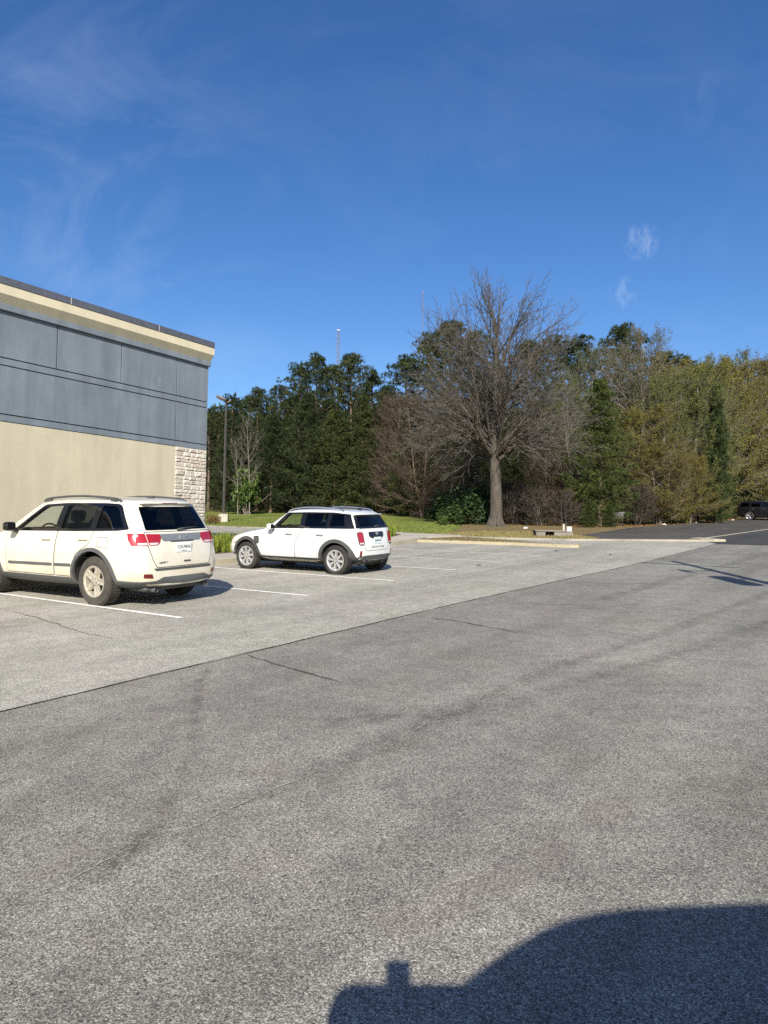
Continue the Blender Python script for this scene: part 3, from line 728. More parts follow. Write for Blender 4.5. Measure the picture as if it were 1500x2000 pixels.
def wheel(root, x, y, side, spec):
    """tyre with alloy rim; side +1 left, -1 right; axis along Y"""
    r, W2, rr = spec['tyre_r'], spec['tyre_w'] / 2, spec['rim_r']
    e = bpy.data.objects.new('wheel', None); COL.objects.link(e); e.parent = root; e.location = (x, y, r); e.rotation_euler = (0, spec.get('spin', .2) * (1 + x), 0)
    o1 = side
    mb = MB(); prof = [(-W2 * .80 * o1, rr - .005), (-W2 * .97 * o1, rr + .03), (-W2 * o1, rr + (r - rr) * .45), (-W2 * .92 * o1, r - .025), (-W2 * .72 * o1, r - .004), (-W2 * .3 * o1, r), (W2 * .3 * o1, r), (W2 * .72 * o1, r - .004), (W2 * .92 * o1, r - .025), (W2 * o1, rr + (r - rr) * .45), (W2 * .985 * o1, rr + .035), (W2 * .93 * o1, rr + .012), (W2 * .86 * o1, rr - .004)]
    mb.lathe(prof, 48)
    # tread blocks
    nb = 44
    for k in range(nb):
        a = 2 * math.pi * k / nb
        for yy, wd in ((-W2 * .52, W2 * .34), (0, W2 * .36), (W2 * .52, W2 * .34)):
            Mx = Matrix.Rotation(a + (.04 if yy == 0 else 0), 4, 'Y') @ Matrix.Translation((0, yy, r - .004)); mb.box((-.017, -wd * .62, 0), (.017, wd * .62, .008), 0, Mx)
    mb.build('tyre', spec['tyre_mat'], e, smooth=True, sharp=40)
    mb = MB(); f = W2 * o1
    mb.lathe([(-W2 * .8 * o1, rr - .005), (f * .1, rr - .045), (f * .55, rr - .035), (f * .80, rr - .03), (f * .90, rr - .012), (f * .92, rr + .004), (f * .86, rr + .008)], 48, 0)
    mb.lathe([(f * .22, rr - .03), (f * .22, .001)], 32, 1)                                    # dark back plate
    mb.lathe([(f * .30, .155), (f * .33, .15), (f * .33, .02)], 32, 1)                          # brake disc
    ns = spec['spokes']
    for k in range(ns):
        a = 2 * math.pi * k / ns; Mx = Matrix.Rotation(a, 4, 'Y'); w0, w1 = spec['sw']
        L = rr - .022
        def sec(rad, w, yo, yi): return [(-w, yi, rad), (-w * .72, yo, rad), (0, yo - .012 * o1 * spec.get('groove', 1), rad), (w * .72, yo, rad), (w, yi, rad)]
        secs = [sec(.045, w0 * .9, f * .80, f * .4), sec(L * .5, (w0 * .8 + w1) / 2, f * .84, f * .5), sec(L, w1, f * .88, f * .60)]
        vs = [Mx @ Vector(q) for sct in secs for q in sct]; fs = []
        for i in range(2):
            for j in range(4): fs.append((i * 5 + j, i * 5 + j + 1, (i + 1) * 5 + j + 1, (i + 1) * 5 + j))
            fs.append((i * 5 + 4, i * 5, (i + 1) * 5, (i + 1) * 5 + 4))
        mb.add(vs, fs, 0)
    mb.lathe([(f * .55, .085), (f * .80, .078), (f * .83, .062), (f * .80, .045), (f * .82, .032), (f * .84, .001)], 24, 0)
    for k in range(5):
        a = 2 * math.pi * (k + .5) / 5; mb.lathe([(f * .78, .011), (f * .845, .010), (f * .85, .001)], 8, 1, c=(.056 * math.cos(a), 0, .056 * math.sin(a)))
    bmx = mb.build('rim', [spec['rim_mat'], M_rimdk], e, smooth=True, sharp=30)
    bm = bmesh.new(); bm.from_mesh(bmx.data); bmesh.ops.recalc_face_normals(bm, faces=bm.faces[:]); bm.to_mesh(bmx.data); bm.free()
    return e
def text_mesh(txt, size, name, mat, parent, Mx, depth=.004, bold=0.0, space=1.0, align='CENTER'):
    cu = bpy.data.curves.new(name, 'FONT'); cu.body = txt; cu.size = size; cu.extrude = depth; cu.offset = bold; cu.space_character = space; cu.align_x = align; cu.align_y = 'CENTER'; cu.resolution_u = 3
    o = bpy.data.objects.new('tmp', cu); COL.objects.link(o); me = evaluated(o); bpy.data.objects.remove(o); me.transform(Mx); me.materials.clear(); me.materials.append(mat)
    q = bpy.data.objects.new(name, me); COL.objects.link(q); q.parent = parent; return q
REARM = Matrix(((0, 0, -1, 0), (-1, 0, 0, 0), (0, 1, 0, 0), (0, 0, 0, 1)))       # text facing the rear (-X), reading left to right from behind
def at_rear(x, y, z, tilt=0): return Matrix.Translation((x, y, z)) @ Matrix.Rotation(tilt, 4, 'Y') @ REARM
def mirror_obj(root, x, y, z, sg, mats, sc=1.0):
    mb = MB(); mb.rbox((x - .07 * sc, sg * (y + .06), z - .02), (x + .10 * sc, sg * (y + .27 * sc), z + .15 * sc), .05 * sc, 0, None, 3)
    if sg < 0: mb.f = [f[::-1] for f in mb.f]
    e = mb.build('mirror', mats, root, smooth=True, sharp=50)
    b = MB(); b.tube([(x + .02, sg * (y - .02), z - .04), (x + .02, sg * (y + .12), z + .02)], .03, 8, 0); b.build('mirror_stalk', M_plast, e, smooth=True, sharp=50)
    g = MB(); g.rbox((x - .073 * sc, sg * (y + .085), z + .0), (x - .068 * sc, sg * (y + .25 * sc), z + .13 * sc), .002, 0); g.build('mirror_glass', M_gblack, e)
    return e
def seats(root, spec):
    for x in spec['seat_x']:
        for y in ((.38, -.38) if x > -.7 else (.38, 0, -.38)):
            mb = MB(); Mx = Matrix.Translation((x, y, spec['floor'] + .25)) @ Matrix.Rotation(-.22, 4, 'Y'); zt = spec['belt'] - spec['floor'] - .14
            mb.rbox((-.06, -.24, -.1), (.07, .24, zt), .05, 0, Mx); mb.rbox((-.04, -.13, zt + .02), (.06, .13, zt + .22), .045, 0, Mx); mb.box((-.01, -.06, zt - .02), (.01, .06, zt + .05), 0, Mx)
            mb.rbox((.0, -.25, -.1), (.5, .25, .05), .05, 0, Matrix.Translation((x, y, spec['floor'] + .2)))
            mb.build('seat', M_seat, root, smooth=True, sharp=50)
    mb = MB(); x = spec['dash_x']; mb.rbox((x, -.66, spec['floor'] + .1), (x + .38, .66, spec['belt'] - .07), .06, 0); mb.build('dashboard', M_seat, root, smooth=True, sharp=50)
    mb = MB(); c = Vector((x - .14, .38, spec['belt'] - .10)); pts = []
    for k in range(25):
        a = 2 * math.pi * k / 24; pts.append(c + Vector((.19 * math.sin(a) * .42, .19 * math.cos(a), .19 * math.sin(a) * .9)))
    mb.tube(pts, .016, 6); mb.tube([c, (x + .05, .38, spec['belt'] - .2)], .03, 6); mb.tube([pts[0], pts[12]], .018, 6); mb.build('steering_wheel', M_seat, root, smooth=True, sharp=50)
def two(mbfun):
    for f in ('L', 'R'): mbfun(f)

# ---------------------------------------------------------------- the cream-white estate SUV in front
JW = .985
jeep = dict(paint=M_white, rear_axle=-1.375, front_axle=1.54, tyre_r=.39, tyre_w=.265, rim_r=.245, arch_r=.475, floor=.62, belt=1.18, tyre_mat=M_tyred, rim_mat=M_rimd, spokes=5, sw=(.052, .062), spin=.9,
  st=[('G', -2.36, -2.27, -1.97, .735, .33, 1.17, .565, 1.60, 1.655), ('G', -2.23, -2.15, -1.90, .875, .30, 1.17, .655, 1.615, 1.69), ('G', -1.92, -1.88, -1.68, JW - .015, .28, 1.18, .735, 1.625, 1.715),
      ('G', -1.3, -1.3, -1.15, JW, .27, 1.17, .765, 1.635, 1.73), ('G', -.5, -.5, -.45, JW, .26, 1.155, .775, 1.635, 1.735), ('G', .35, .35, .12, JW, .26, 1.14, .765, 1.615, 1.72), ('G', .85, .76, .40, JW, .26, 1.125, .735, 1.57, 1.675),
      ('H', 1.18, 1.18, 1.16, JW, .27, 1.08, .83, 1.125, 1.155), ('H', 1.30, 1.30, 1.29, JW - .005, .27, 1.07, .82, 1.115, 1.145), ('H', 1.75, 1.75, 1.75, .965, .28, 1.02, .80, 1.07, 1.105), ('H', 2.15, 2.15, 2.12, .92, .28, .93, .74, .99, 1.03), ('H', 2.38, 2.38, 2.33, .82, .31, .85, .66, .92, .95)],
  windows=[(rounded([(.72, 1.165), (.66, 1.185), (.06, 1.565), (-.46, 1.59), (-.42, 1.185)], [.02, .02, .06, .03, .03]), 'clear'),
           (rounded([(-.53, 1.19), (-.57, 1.592), (-1.30, 1.592), (-1.31, 1.20)], .03), 'dark'),
           (rounded([(-1.40, 1.205), (-1.39, 1.592), (-1.74, 1.578), (-2.02, 1.225)], [.03, .03, .09, .04]), 'dark')],
  rear_glass=rounded([(-.655, 1.185), (-.585, 1.575), (.585, 1.575), (.655, 1.185)], .05), rg_depth=-1.60,
  shield=rounded([(-.76, 1.17), (-.64, 1.60), (.64, 1.60), (.76, 1.17)], .05), sh_depth=.15, seat_x=(-.15, -1.05), dash_x=.62)
def common_parts(c, sp, root):
    for kind, face in (('L', 'L'), ('R', 'R')):
        for pl, k in sp['windows']:
            mb = MB(); c.patch(mb, pl, face, -.010, 0, thick=.003); mb.build('side_window', M_gclear if k == 'clear' else M_gdark, root, smooth=True, sharp=60)
    mb = MB(); c.patch(mb, sp['rear_glass'], 'B', -.008, 0, thick=.003); mb.build('rear_window', M_gdark, root, smooth=True, sharp=60)
    mb = MB(); c.patch(mb, sp['shield'], 'F', -.008, 0, thick=.003); mb.build('windscreen', M_gshield, root, smooth=True, sharp=60)
    for x in (sp['rear_axle'], sp['front_axle']):
        for sg in (1, -1): wheel(root, x, sg * sp['wheel_y'], sg, sp)
    seats(root, sp)
jeep['wheel_y'] = .80
c = Car(jeep); hollow(c, jeep)
hd = Vector((-math.cos(.540), math.sin(.540), 0)); org = Vector((-5.225, 12.63, 0)); org.z = zg(org.x, org.y)
jr = c.finish('parked_suv', org, hd, 'muddy cream-white SUV parked nearest, with grey cladding and dusty five-spoke wheels', 'cars parked in the stalls')
common_parts(c, jeep, jr)
def smooth_line(pts, k=6):
    out = []
    for i in range(len(pts) - 1):
        p0, p1, p2, p3 = pts[max(i - 1, 0)], pts[i], pts[i + 1], pts[min(i + 2, len(pts) - 1)]
        for j in range(k):
            t = j / k; out.append(.5 * ((2 * p1) + (p2 - p0) * t + (2 * p0 - 5 * p1 + 4 * p2 - p3) * t * t + (3 * p1 - p0 - 3 * p2 + p3) * t ** 3))
    return out + [pts[-1]]
def side_trim(face):
    sg = 1 if face == 'L' else -1
    # black frames round the side glass
    mb = MB(); outer = rounded([(.80, 1.150), (.70, 1.19), (.08, 1.59), (-.50, 1.617), (-1.45, 1.617), (-1.77, 1.60), (-2.07, 1.215), (-1.9, 1.195), (-.9, 1.168)], [.02, .03, .06, .05, .05, .09, .03, .03, .03])
    c.patch(mb, outer, face, .006, 0, holes=[inset(w[0], .018) for w in jeep['windows']], thick=.015, step=.035, ds=.03); mb.build('window_frame', M_gblack, jr, smooth=True, sharp=50)
    doors = [[(.86, .45), (.90, 1.12), (.70, 1.148), (-.49, 1.166), (-.42, .45)], [(-.44, .45), (-.51, 1.166), (-1.40, 1.185), (-1.30, .98), (-.98, .80), (-.90, .45)]]
    for i, dpl in enumerate(doors):
        mb = MB(); rp = rounded(dpl, .04); c.patch(mb, inset(rp, .004), face, .003, 0, thick=.010); c.ribbon(mb, rp, .012, face, .002, 1, closed=True)
        dr = mb.build('door', [M_white, M_gap], jr, smooth=True, sharp=40)
        hx = (-.24, -1.18)[i]; hz = (1.035, 1.055)[i]
        h = c.hit(hx, hz, face)[0]; mb = MB(); mb.rbox((hx - .11, h.y + sg * .012, hz - .018), (hx + .11, h.y + sg * .045, hz + .018), .012, 0, None, 2) if sg > 0 else mb.rbox((hx - .11, h.y - .045, hz - .018), (hx + .11, h.y - .012, hz + .018), .012, 0, None, 2)
        mb.build('door_handle', M_white, dr, smooth=True, sharp=50)
        mb = MB(); c.patch(mb, rounded([[(.80, .592), (-.40, .606), (-.40, .648), (.80, .633)], [(-.46, .606), (-.88, .614), (-.88, .656), (-.46, .648)]][i], .015), face, .018, 0, thick=.02); mb.build('rub_strip', M_plastd, dr, smooth=True, sharp=45)
    # arch flares, sill and bumper cladding
    for ax in (-1.375, 1.54):
        z = .40; ro, ri = .525, .468
        a0 = math.degrees(math.asin((.27 - z) / ro)) ; pl = circ(ax, z, ro, -12, 192, 44) + circ(ax, z, ri, 192, -12, 44)
        mb = MB(); c.patch(mb, pl, face, .016, 0, thick=.03, step=.05); mb.build('wheel_arch_trim', M_plastd, jr, smooth=True, sharp=45)
    mb = MB(); c.patch(mb, [(1.03, .285), (1.03, .43), (-.88, .43), (-.87, .285)], face, .012, 0, thick=.03); mb.build('sill', M_plastd, jr, smooth=True, sharp=45)
    mb = MB(); c.patch(mb, rounded([(-1.86, .30), (-1.885, .435), (-2.1, .425), (-2.27, .42), (-2.27, .30)], .01), face, .014, 0, thick=.02); mb.build('bumper_cladding', M_plastd, jr, smooth=True, sharp=45)
    mb = MB(); y = sg
    c.patch(mb, rounded([(-2.07, 1.145), (-2.07, 1.155), (-2.245, 1.15), (-2.265, .975), (-2.17, .965), (-2.11, 1.05)], .02), face, .010, 0, thick=.02)
    c.patch(mb, rounded([(y * .80, 1.148), (y * .675, 1.148), (y * .655, .967), (y * .80, .967)], .012), 'B', .011, 0, thick=.02)
    c.patch(mb, rounded([(y * .79, 1.01), (y * .67, 1.01), (y * .665, .975), (y * .79, .975)], .01), 'B', .015, 1, thick=.005)
    c.patch(mb, rounded([(y * .660, 1.145), (y * .385, 1.135), (y * .45, 1.00), (y * .50, .967), (y * .640, .967)], .02), 'B', .010, 0, thick=.02)
    c.patch(mb, rounded([(y * .635, 1.008), (y * .475, 1.008), (y * .505, .976), (y * .63, .976)], .01), 'B', .014, 1, thick=.005)
    mb.build('tail_light', [M_red, M_clens], jr, smooth=True, sharp=45)
    mb = MB(); c.patch(mb, rounded([(y * .74, .475), (y * .60, .465), (y * .62, .535), (y * .74, .54)], .01), 'B', .004, 0, thick=.02); mb.build('reflector', M_redd, jr, smooth=True, sharp=45)
    mb = MB(); rx = [(-1.72, .03), (-1.55, .055), (-.7, .07), (.1, .06), (.24, .03)]
    pts = []
    for x, hgt in rx:
        q = c.hit(x, sg * .665, 'T')[0]; pts.append(q + Vector((0, 0, hgt - .012)))
    mb.tube(smooth_line(pts), .018, 8); 
    for p in (pts[1], pts[3]): mb.box((p.x - .07, p.y - .014, p.z - .07), (p.x + .07, p.y + .014, p.z), 0)
    mb.build('roof_rail', M_plast, jr, smooth=True, sharp=50)
    mb = MB(); c.patch(mb, rounded([(2.08, .78), (1.85, .90), (2.0, .95), (2.28, .84)], .03), face, .006, 0, thick=.02); mb.build('headlight', M_clens, jr, smooth=True, sharp=45)
    mirror_obj(jr, .60, .925, 1.165, sg, [M_gblack], .88)
two(side_trim)
mb = MB(); c.ribbon(mb, rounded([(-1.50, .93), (-1.50, 1.09), (-1.74, 1.09), (-1.74, .93)], .05), .008, 'L', .002, 0, closed=True); mb.build('fuel_flap', M_gap, jr)
# tailgate with its furniture
mb = MB(); gate = rounded([(-.675, 1.170), (-.655, .95), (-.60, .74), (-.54, .63), (.54, .63), (.60, .74), (.655, .95), (.675, 1.170)], .03)
c.patch(mb, inset(gate, .004), 'B', .004, 0, thick=.012, holes=[]); c.ribbon(mb, gate, .013, 'B', .003, 1, closed=True)
tg = mb.build('tailgate', [M_white, M_gap], jr, smooth=True, sharp=40)
mb = MB(); c.patch(mb, rounded([(-.43, 1.135), (.43, 1.135), (.39, 1.03), (-.39, 1.03)], .03), 'B', .016, 0, thick=.015); mb.build('tailgate_panel', simple('grey_satin_panel', (.21, .225, .235), .42, .3), tg, smooth=True, sharp=45)
xr = c.hit(0, 1.08, 'B')[0].x
text_mesh('JEEP', .075, 'badge_lettering', M_badge, tg, at_rear(xr - .020, -.02, 1.085), .004, .001, 1.25)
xr2 = c.hit(.46, .72, 'B')[0].x
text_mesh('LAREDO', .040, 'trim_lettering', M_badged, tg, at_rear(xr2 - .012, .42, .70, 0), .003, 0, 1.2)
mb = MB(); xp = c.hit(0, .92, 'B')[0].x - .004; mb.rbox((xp - .022, -.158, .845), (xp - .006, .158, 1.0), .004, 0); pl_ = mb.build('number_plate', M_plate, tg)
text_mesh('CXU9836', .066, 'plate_number', M_ink, pl_, at_rear(xp - .0235, 0, .925), .001, .0, 1.0)
mb = MB(); mb.box((xp - .0235, -.055, .862), (xp - .0225, .055, .871), 0); mb.build('plate_band', M_ink, pl_)
mb = MB(); c.patch(mb, rounded([(-.22, 1.008), (.22, 1.008), (.26, 1.026), (-.26, 1.026)], .008), 'B', .010, 0, thick=.008); mb.build('plate_recess_shadow_lip', M_plast, tg, smooth=True, sharp=45).name = 'recess_shade_strip'  # raised dark strip stands in for the shade between panel and plate
mb = MB(); xq = c.hit(0, .70, 'B')[0].x; mb.rbox((xq - .014, -.12, .69), (xq - .006, .02, .715), .004, 0); mb.build('tow_badge', M_badged, tg)
mb = MB(); c.patch(mb, rounded([(-.60, .615), (.60, .615), (.56, .580), (-.56, .580)], .01), 'B', .008, 0, thick=.01); mb.build('bumper_step', M_plast, jr, smooth=True, sharp=45)
mb = MB(); c.patch(mb, rounded([(-.79, .30), (-.79, .42), (-.55, .425), (-.42, .475), (.42, .475), (.55, .425), (.79, .42), (.79, .30)], .02), 'B', .014, 0, thick=.02); mb.build('rear_bumper', M_plastd, jr, smooth=True, sharp=45)
mb = MB(); mb.rbox((-2.25, -.66, .25), (-1.85, .66, .335), .04, 0, None, 3); mb.build('valance', M_plast, jr, smooth=True, sharp=50)
mb = MB(); xs = c.hit(0, 1.60, 'B')[0].x
mb.rbox((xs - .035, -.55, 1.602), (xs + .22, .55, 1.630), .013, 0, None, 2); mb.build('spoiler', M_white, jr, smooth=True, sharp=50)
mb = MB(); mb.rbox((xs - .039, -.16, 1.609), (xs - .030, .16, 1.622), .002, 0); mb.build('brake_light', M_redd, jr)
mb = MB(); q = c.hit(-.08, 1.22, 'B')[0]; q2 = c.hit(-.42, 1.235, 'B')[0]; q0 = c.hit(.06, 1.20, 'B')[0]
mb.tube([q0 + Vector((-.03, 0, 0)), q + Vector((-.035, 0, 0)), q2 + Vector((-.02, 0, 0))], [.018, .012, .006], 6); mb.build('rear_wiper', M_plast, jr, smooth=True)
for y in (.52, -.52):
    mb = MB(); mb.lathe([(0, .034), (.16, .034), (.16, .027), (.01, .024)], 16, 0, 'Y'); mb.v = [(-2.34 + v[1], y + v[0], .275 + v[2]) for v in mb.v]; mb.build('exhaust_pipe', M_plastd, jr, smooth=True, sharp=40)
mb = MB(); q = c.hit(-1.62, 0, 'T')[0]; mb.rbox((-1.68, -.03, q.z - .005), (-1.56, .03, q.z + .035), .012, 0); mb.build('roof_aerial', M_plast, jr, smooth=True, sharp=50)
mb = MB(); mb.box((-1.9, -.62, .22), (1.9, .62, .40), 0); mb.tube([(-1.375, -.7, .36), (-1.375, .7, .36)], .06, 8); mb.build('chassis', M_cavity, jr)
c.bm.free()

# ---------------------------------------------------------------- the small white hatchback
w = .925
mini = dict(paint=M_minw, rear_axle=-1.32, front_axle=1.35, tyre_r=.335, tyre_w=.225, rim_r=.235, arch_r=.395, floor=.50, belt=1.03, tyre_mat=M_tyre, rim_mat=M_rims, spokes=8, sw=(.026, .040), spin=.4, groove=.6,
  st=[('G', -1.86, -1.79, -1.60, .70, .32, 1.05, .535, 1.36, 1.40), ('G', -1.77, -1.71, -1.54, .815, .29, 1.05, .60, 1.385, 1.44), ('G', -1.52, -1.48, -1.36, .90, .26, 1.05, .66, 1.41, 1.48), ('G', -1.1, -1.1, -1.0, w, .24, 1.045, .69, 1.425, 1.51), ('G', -.5, -.5, -.45, w, .24, 1.04, .695, 1.425, 1.515),
      ('G', .10, .10, .05, w, .24, 1.03, .69, 1.415, 1.505), ('G', .56, .52, .33, w, .24, 1.015, .665, 1.375, 1.455), ('H', .82, .82, .80, w, .25, .975, .77, 1.015, 1.045), ('H', .95, .95, .94, w - .005, .25, .96, .76, 1.0, 1.035),
      ('H', 1.35, 1.35, 1.35, .90, .26, .895, .73, .945, .985), ('H', 1.80, 1.80, 1.78, .845, .27, .80, .66, .87, .905), ('H', 2.08, 2.08, 2.03, .71, .30, .70, .54, .77, .80)],
  windows=[(rounded([(.46, 1.055), (.40, 1.075), (.15, 1.368), (-.28, 1.382), (-.32, 1.062)], [.02, .02, .05, .03, .03]), 'clear'),
           (rounded([(-.42, 1.065), (-.40, 1.384), (-1.035, 1.384), (-1.055, 1.072)], .03), 'dark'), (rounded([(-1.125, 1.077), (-1.105, 1.381), (-1.43, 1.367), (-1.55, 1.087)], [.02, .02, .03, .03]), 'dark')],
  rear_glass=rounded([(-.565, 1.075), (-.50, 1.325), (.50, 1.325), (.565, 1.075)], .04), rg_depth=-1.30,
  shield=rounded([(-.70, 1.06), (-.58, 1.385), (.58, 1.385), (.70, 1.06)], .05), sh_depth=.10, seat_x=(-.15, -.92), dash_x=.46, wheel_y=.775)
c = Car(mini); hollow(c, mini)
hd2 = Vector((-math.cos(.555), math.sin(.555), 0)); org = Vector((-1.74, 17.40, 0)); org.z = zg(org.x, org.y)
mr = c.finish('parked_hatchback', org, hd2, 'clean bright-white compact hatchback with black arches and chrome roof rails', 'cars parked in the stalls')
common_parts(c, mini, mr)
def side_trim2(face):
    sg = 1 if face == 'L' else -1; y = sg
    mb = MB(); outer = rounded([(.60, 1.025), (.50, 1.075), (.22, 1.392), (-.45, 1.408), (-1.15, 1.405), (-1.545, 1.365), (-1.735, 1.045), (-1.0, 1.045)], [.02, .03, .06, .05, .05, .02, .02, .02])
    c.patch(mb, outer, face, .007, 0, holes=[inset(q[0], .016) for q in mini['windows']], thick=.016, step=.03, ds=.03); mb.build('window_frame', M_gblack, mr, smooth=True, sharp=50)
    doors = [[(.84, .36), (.86, .94), (.62, 1.022), (-.38, 1.036), (-.15, .36)], [(-.17, .36), (-.40, 1.036), (-1.15, 1.042), (-1.09, .82), (-.86, .62), (-.80, .36)]]
    doors = [[(.84, .36), (.86, .94), (.58, 1.022), (-.36, 1.036), (-.20, .70), (-.16, .36)], [(-.18, .36), (-.22, .70), (-.38, 1.036), (-1.09, 1.042), (-1.05, .84), (-.87, .64), (-.80, .36)]]
    for i, dpl in enumerate(doors):
        mb = MB(); rp = rounded(dpl, .03); c.patch(mb, inset(rp, .003), face, .003, 0, thick=.010); c.ribbon(mb, rp, .010, face, .002, 1, closed=True); dr = mb.build('door', [M_minw, M_gap], mr, smooth=True, sharp=40)
        hx = (-.02, -.92)[i]; hz = .895
        h = c.hit(hx, hz, face)[0]; mb = MB(); y0, y1 = sorted((h.y + sg * .010, h.y + sg * .04)); mb.rbox((hx - .10, y0, hz - .014), (hx + .10, y1, hz + .016), .010, 0, None, 2); mb.build('door_handle', M_satin, dr, smooth=True, sharp=50)
    # black arches
    for ax in (-1.32, 1.35):
        mb = MB(); pl = circ(ax, .345, .468, -16, 196, 44) + circ(ax, .345, .388, 196, -16, 44); c.patch(mb, pl, face, .012, 0, thick=.03, step=.05); mb.build('wheel_arch_trim', M_plast, mr, smooth=True, sharp=45)
    mb = MB(); c.patch(mb, [(.91, .25), (.91, .365), (-.88, .365), (-.88, .25)], face, .010, 0, thick=.03); mb.build('sill', M_plast, mr, smooth=True, sharp=45)
    mb = MB(); c.patch(mb, rounded([(.78, .255), (.74, .315), (-.70, .325), (-.80, .258)], .012), face, .030, 0, thick=.03); mb.build('sill_strip', M_satin, mr, smooth=True, sharp=45)
    mb = MB(); c.patch(mb, rounded([(-1.60, .30), (-1.66, .60), (-1.74, .45), (-1.80, .40), (-1.80, .30)], .01), face, .012, 0, thick=.02); mb.build('bumper_cladding', M_plast, mr, smooth=True, sharp=45)
    mb = MB(); c.patch(mb, rounded([(1.70, .28), (1.72, .42), (1.95, .38), (2.02, .28)], .01), face, .010, 0, thick=.02); mb.build('bumper_cladding', M_plast, mr, smooth=True, sharp=45)
    # side vent ahead of the door
    mb = MB(); vent = rounded([(1.10, .82), (.92, .83), (.90, .66), (.98, .64), (1.06, .70)], .04); c.patch(mb, vent, face, .008, 0, thick=.015); c.patch(mb, inset(vent, .022), face, .012, 1, thick=.008); mb.build('side_vent', [M_gblack, M_badged], mr, smooth=True, sharp=45)
    # upright tail lamp on the corner, dark rim round a red lens
    mb = MB(); lp = rounded([(y * .70, .97), (y * .52, .975), (y * .51, .675), (y * .68, .67)], .065, 6)
    c.patch(mb, lp, 'B', .012, 1, thick=.03); c.patch(mb, inset(lp, .016), 'B', .018, 0, thick=.02)
    c.patch(mb, rounded([(y * .665, .73), (y * .54, .73), (y * .54, .70), (y * .665, .70)], .01), 'B', .021, 2, thick=.006); mb.build('tail_light', [M_red, M_badged, M_clens], mr, smooth=True, sharp=45)
    mb = MB(); c.patch(mb, rounded([(y * .665, .43), (y * .60, .43), (y * .60, .55), (y * .65, .55)], .01), 'B', .006, 0, thick=.02); mb.build('reflector', M_redd, mr, smooth=True, sharp=45)
    mb = MB(); pts = []
    for x, hg in [(-1.40, -.006), (-1.25, .055), (-.5, .075), (.1, .05), (.26, -.006)]:
        q = c.hit(x, sg * .60, 'T')[0]; pts.append(q + Vector((0, 0, hg)))
    mb.tube(smooth_line(pts), .015, 8); mb.build('roof_rail', M_chrome, mr, smooth=True, sharp=50)
    mb = MB(); hl = circ(1.79, .74, .115, n=24); c.patch(mb, hl, face, .010, 1, thick=.02); c.patch(mb, inset(hl, .015), face, .016, 0, thick=.01); mb.build('headlight', [M_clens, M_chrome], mr, smooth=True, sharp=45)
    mirror_obj(mr, .46, .865, 1.015, sg, [M_minw], .80)
two(side_trim2)
mb = MB(); c.patch(mb, rounded([(-.69, .315), (-.69, .42), (-.45, .44), (.45, .44), (.69, .42), (.69, .315)], .02), 'B', .012, 0, thick=.02); mb.build('rear_bumper', M_plast, mr, smooth=True, sharp=45)
mb = MB(); mb.rbox((-1.76, -.58, .25), (-1.5, .58, .335), .04, 0, None, 3); mb.build('valance', M_plast, mr, smooth=True, sharp=50)
mb = MB(); gate = rounded([(-.58, 1.045), (-.495, .99), (-.49, .60), (-.43, .545), (.43, .545), (.49, .60), (.495, .99), (.58, 1.045)], .03); c.patch(mb, inset(gate, .003), 'B', .003, 0, thick=.01); c.ribbon(mb, gate, .010, 'B', .002, 1, closed=True); tg = mb.build('tailgate', [M_minw, M_gap], mr, smooth=True, sharp=40)
mb = MB(); c.patch(mb, rounded([(-.30, .965), (.30, .965), (.30, .86), (.20, .82), (-.20, .82), (-.30, .86)], .04), 'B', .016, 0, thick=.02); th = mb.build('tailgate_handle', M_gblack, tg, smooth=True, sharp=45)
xh = c.hit(0, .92, 'B')[0].x; mb = MB(); mb.lathe([(0, .036), (-.006, .036), (-.008, .022), (-.006, .001)], 20, 0); mb.v = [(xh - .020 + v[1], v[0], .925 + v[2]) for v in mb.v]
mb.box((xh - .026, -.075, .918), (xh - .022, -.03, .932), 0); mb.box((xh - .026, .03, .918), (xh - .022, .075, .932), 0); mb.build('winged_badge', M_badge, th, smooth=True, sharp=40)
xp = c.hit(0, .76, 'B')[0].x; mb = MB(); mb.rbox((xp - .022, -.152, .695), (xp - .010, .152, .845), .004, 0); pl_ = mb.build('number_plate', M_plateg, tg)
text_mesh('CNN4142', .068, 'plate_number', simple('plate_green_ink', (.05, .12, .13), .6), pl_, at_rear(xp - .0235, 0, .765), .001, .002, .98)
xl = c.hit(0, .62, 'B')[0].x; text_mesh('COUNTRYMAN', .046, 'badge_lettering', M_badged, tg, at_rear(xl - .010, 0, .625), .003, .000, 1.95)
xs = c.hit(0, 1.36, 'B')[0].x; mb = MB(); mb.rbox((xs - .045, -.50, 1.352), (xs + .2, .50, 1.38), .013, 0, None, 2); mb.build('spoiler', M_minw, mr, smooth=True, sharp=50)
mb = MB(); c.patch(mb, rounded([(-.675, 1.052), (-.555, 1.345), (.555, 1.345), (.675, 1.052)], .02), 'B', .007, 0, holes=[inset(mini['rear_glass'], .016)], thick=.016, step=.035, ds=.03); mb.build('rear_window_frame', M_gblack, mr, smooth=True, sharp=50)
mb = MB(); q0 = c.hit(.02, 1.09, 'B')[0]; q2 = c.hit(-.34, 1.12, 'B')[0]; mb.tube([q0 + Vector((-.03, 0, 0)), q2 + Vector((-.02, 0, 0))], [.014, .006], 6); mb.build('rear_wiper', M_plast, mr, smooth=True)
for y in (.45, -.45):
    mb = MB(); mb.lathe([(0, .036), (.14, .036), (.14, .029), (.01, .026)], 16, 0, 'Y'); mb.v = [(-1.86 + v[1], y + v[0], .335 + v[2]) for v in mb.v]; mb.build('exhaust_pipe', M_chrome, mr, smooth=True, sharp=40)
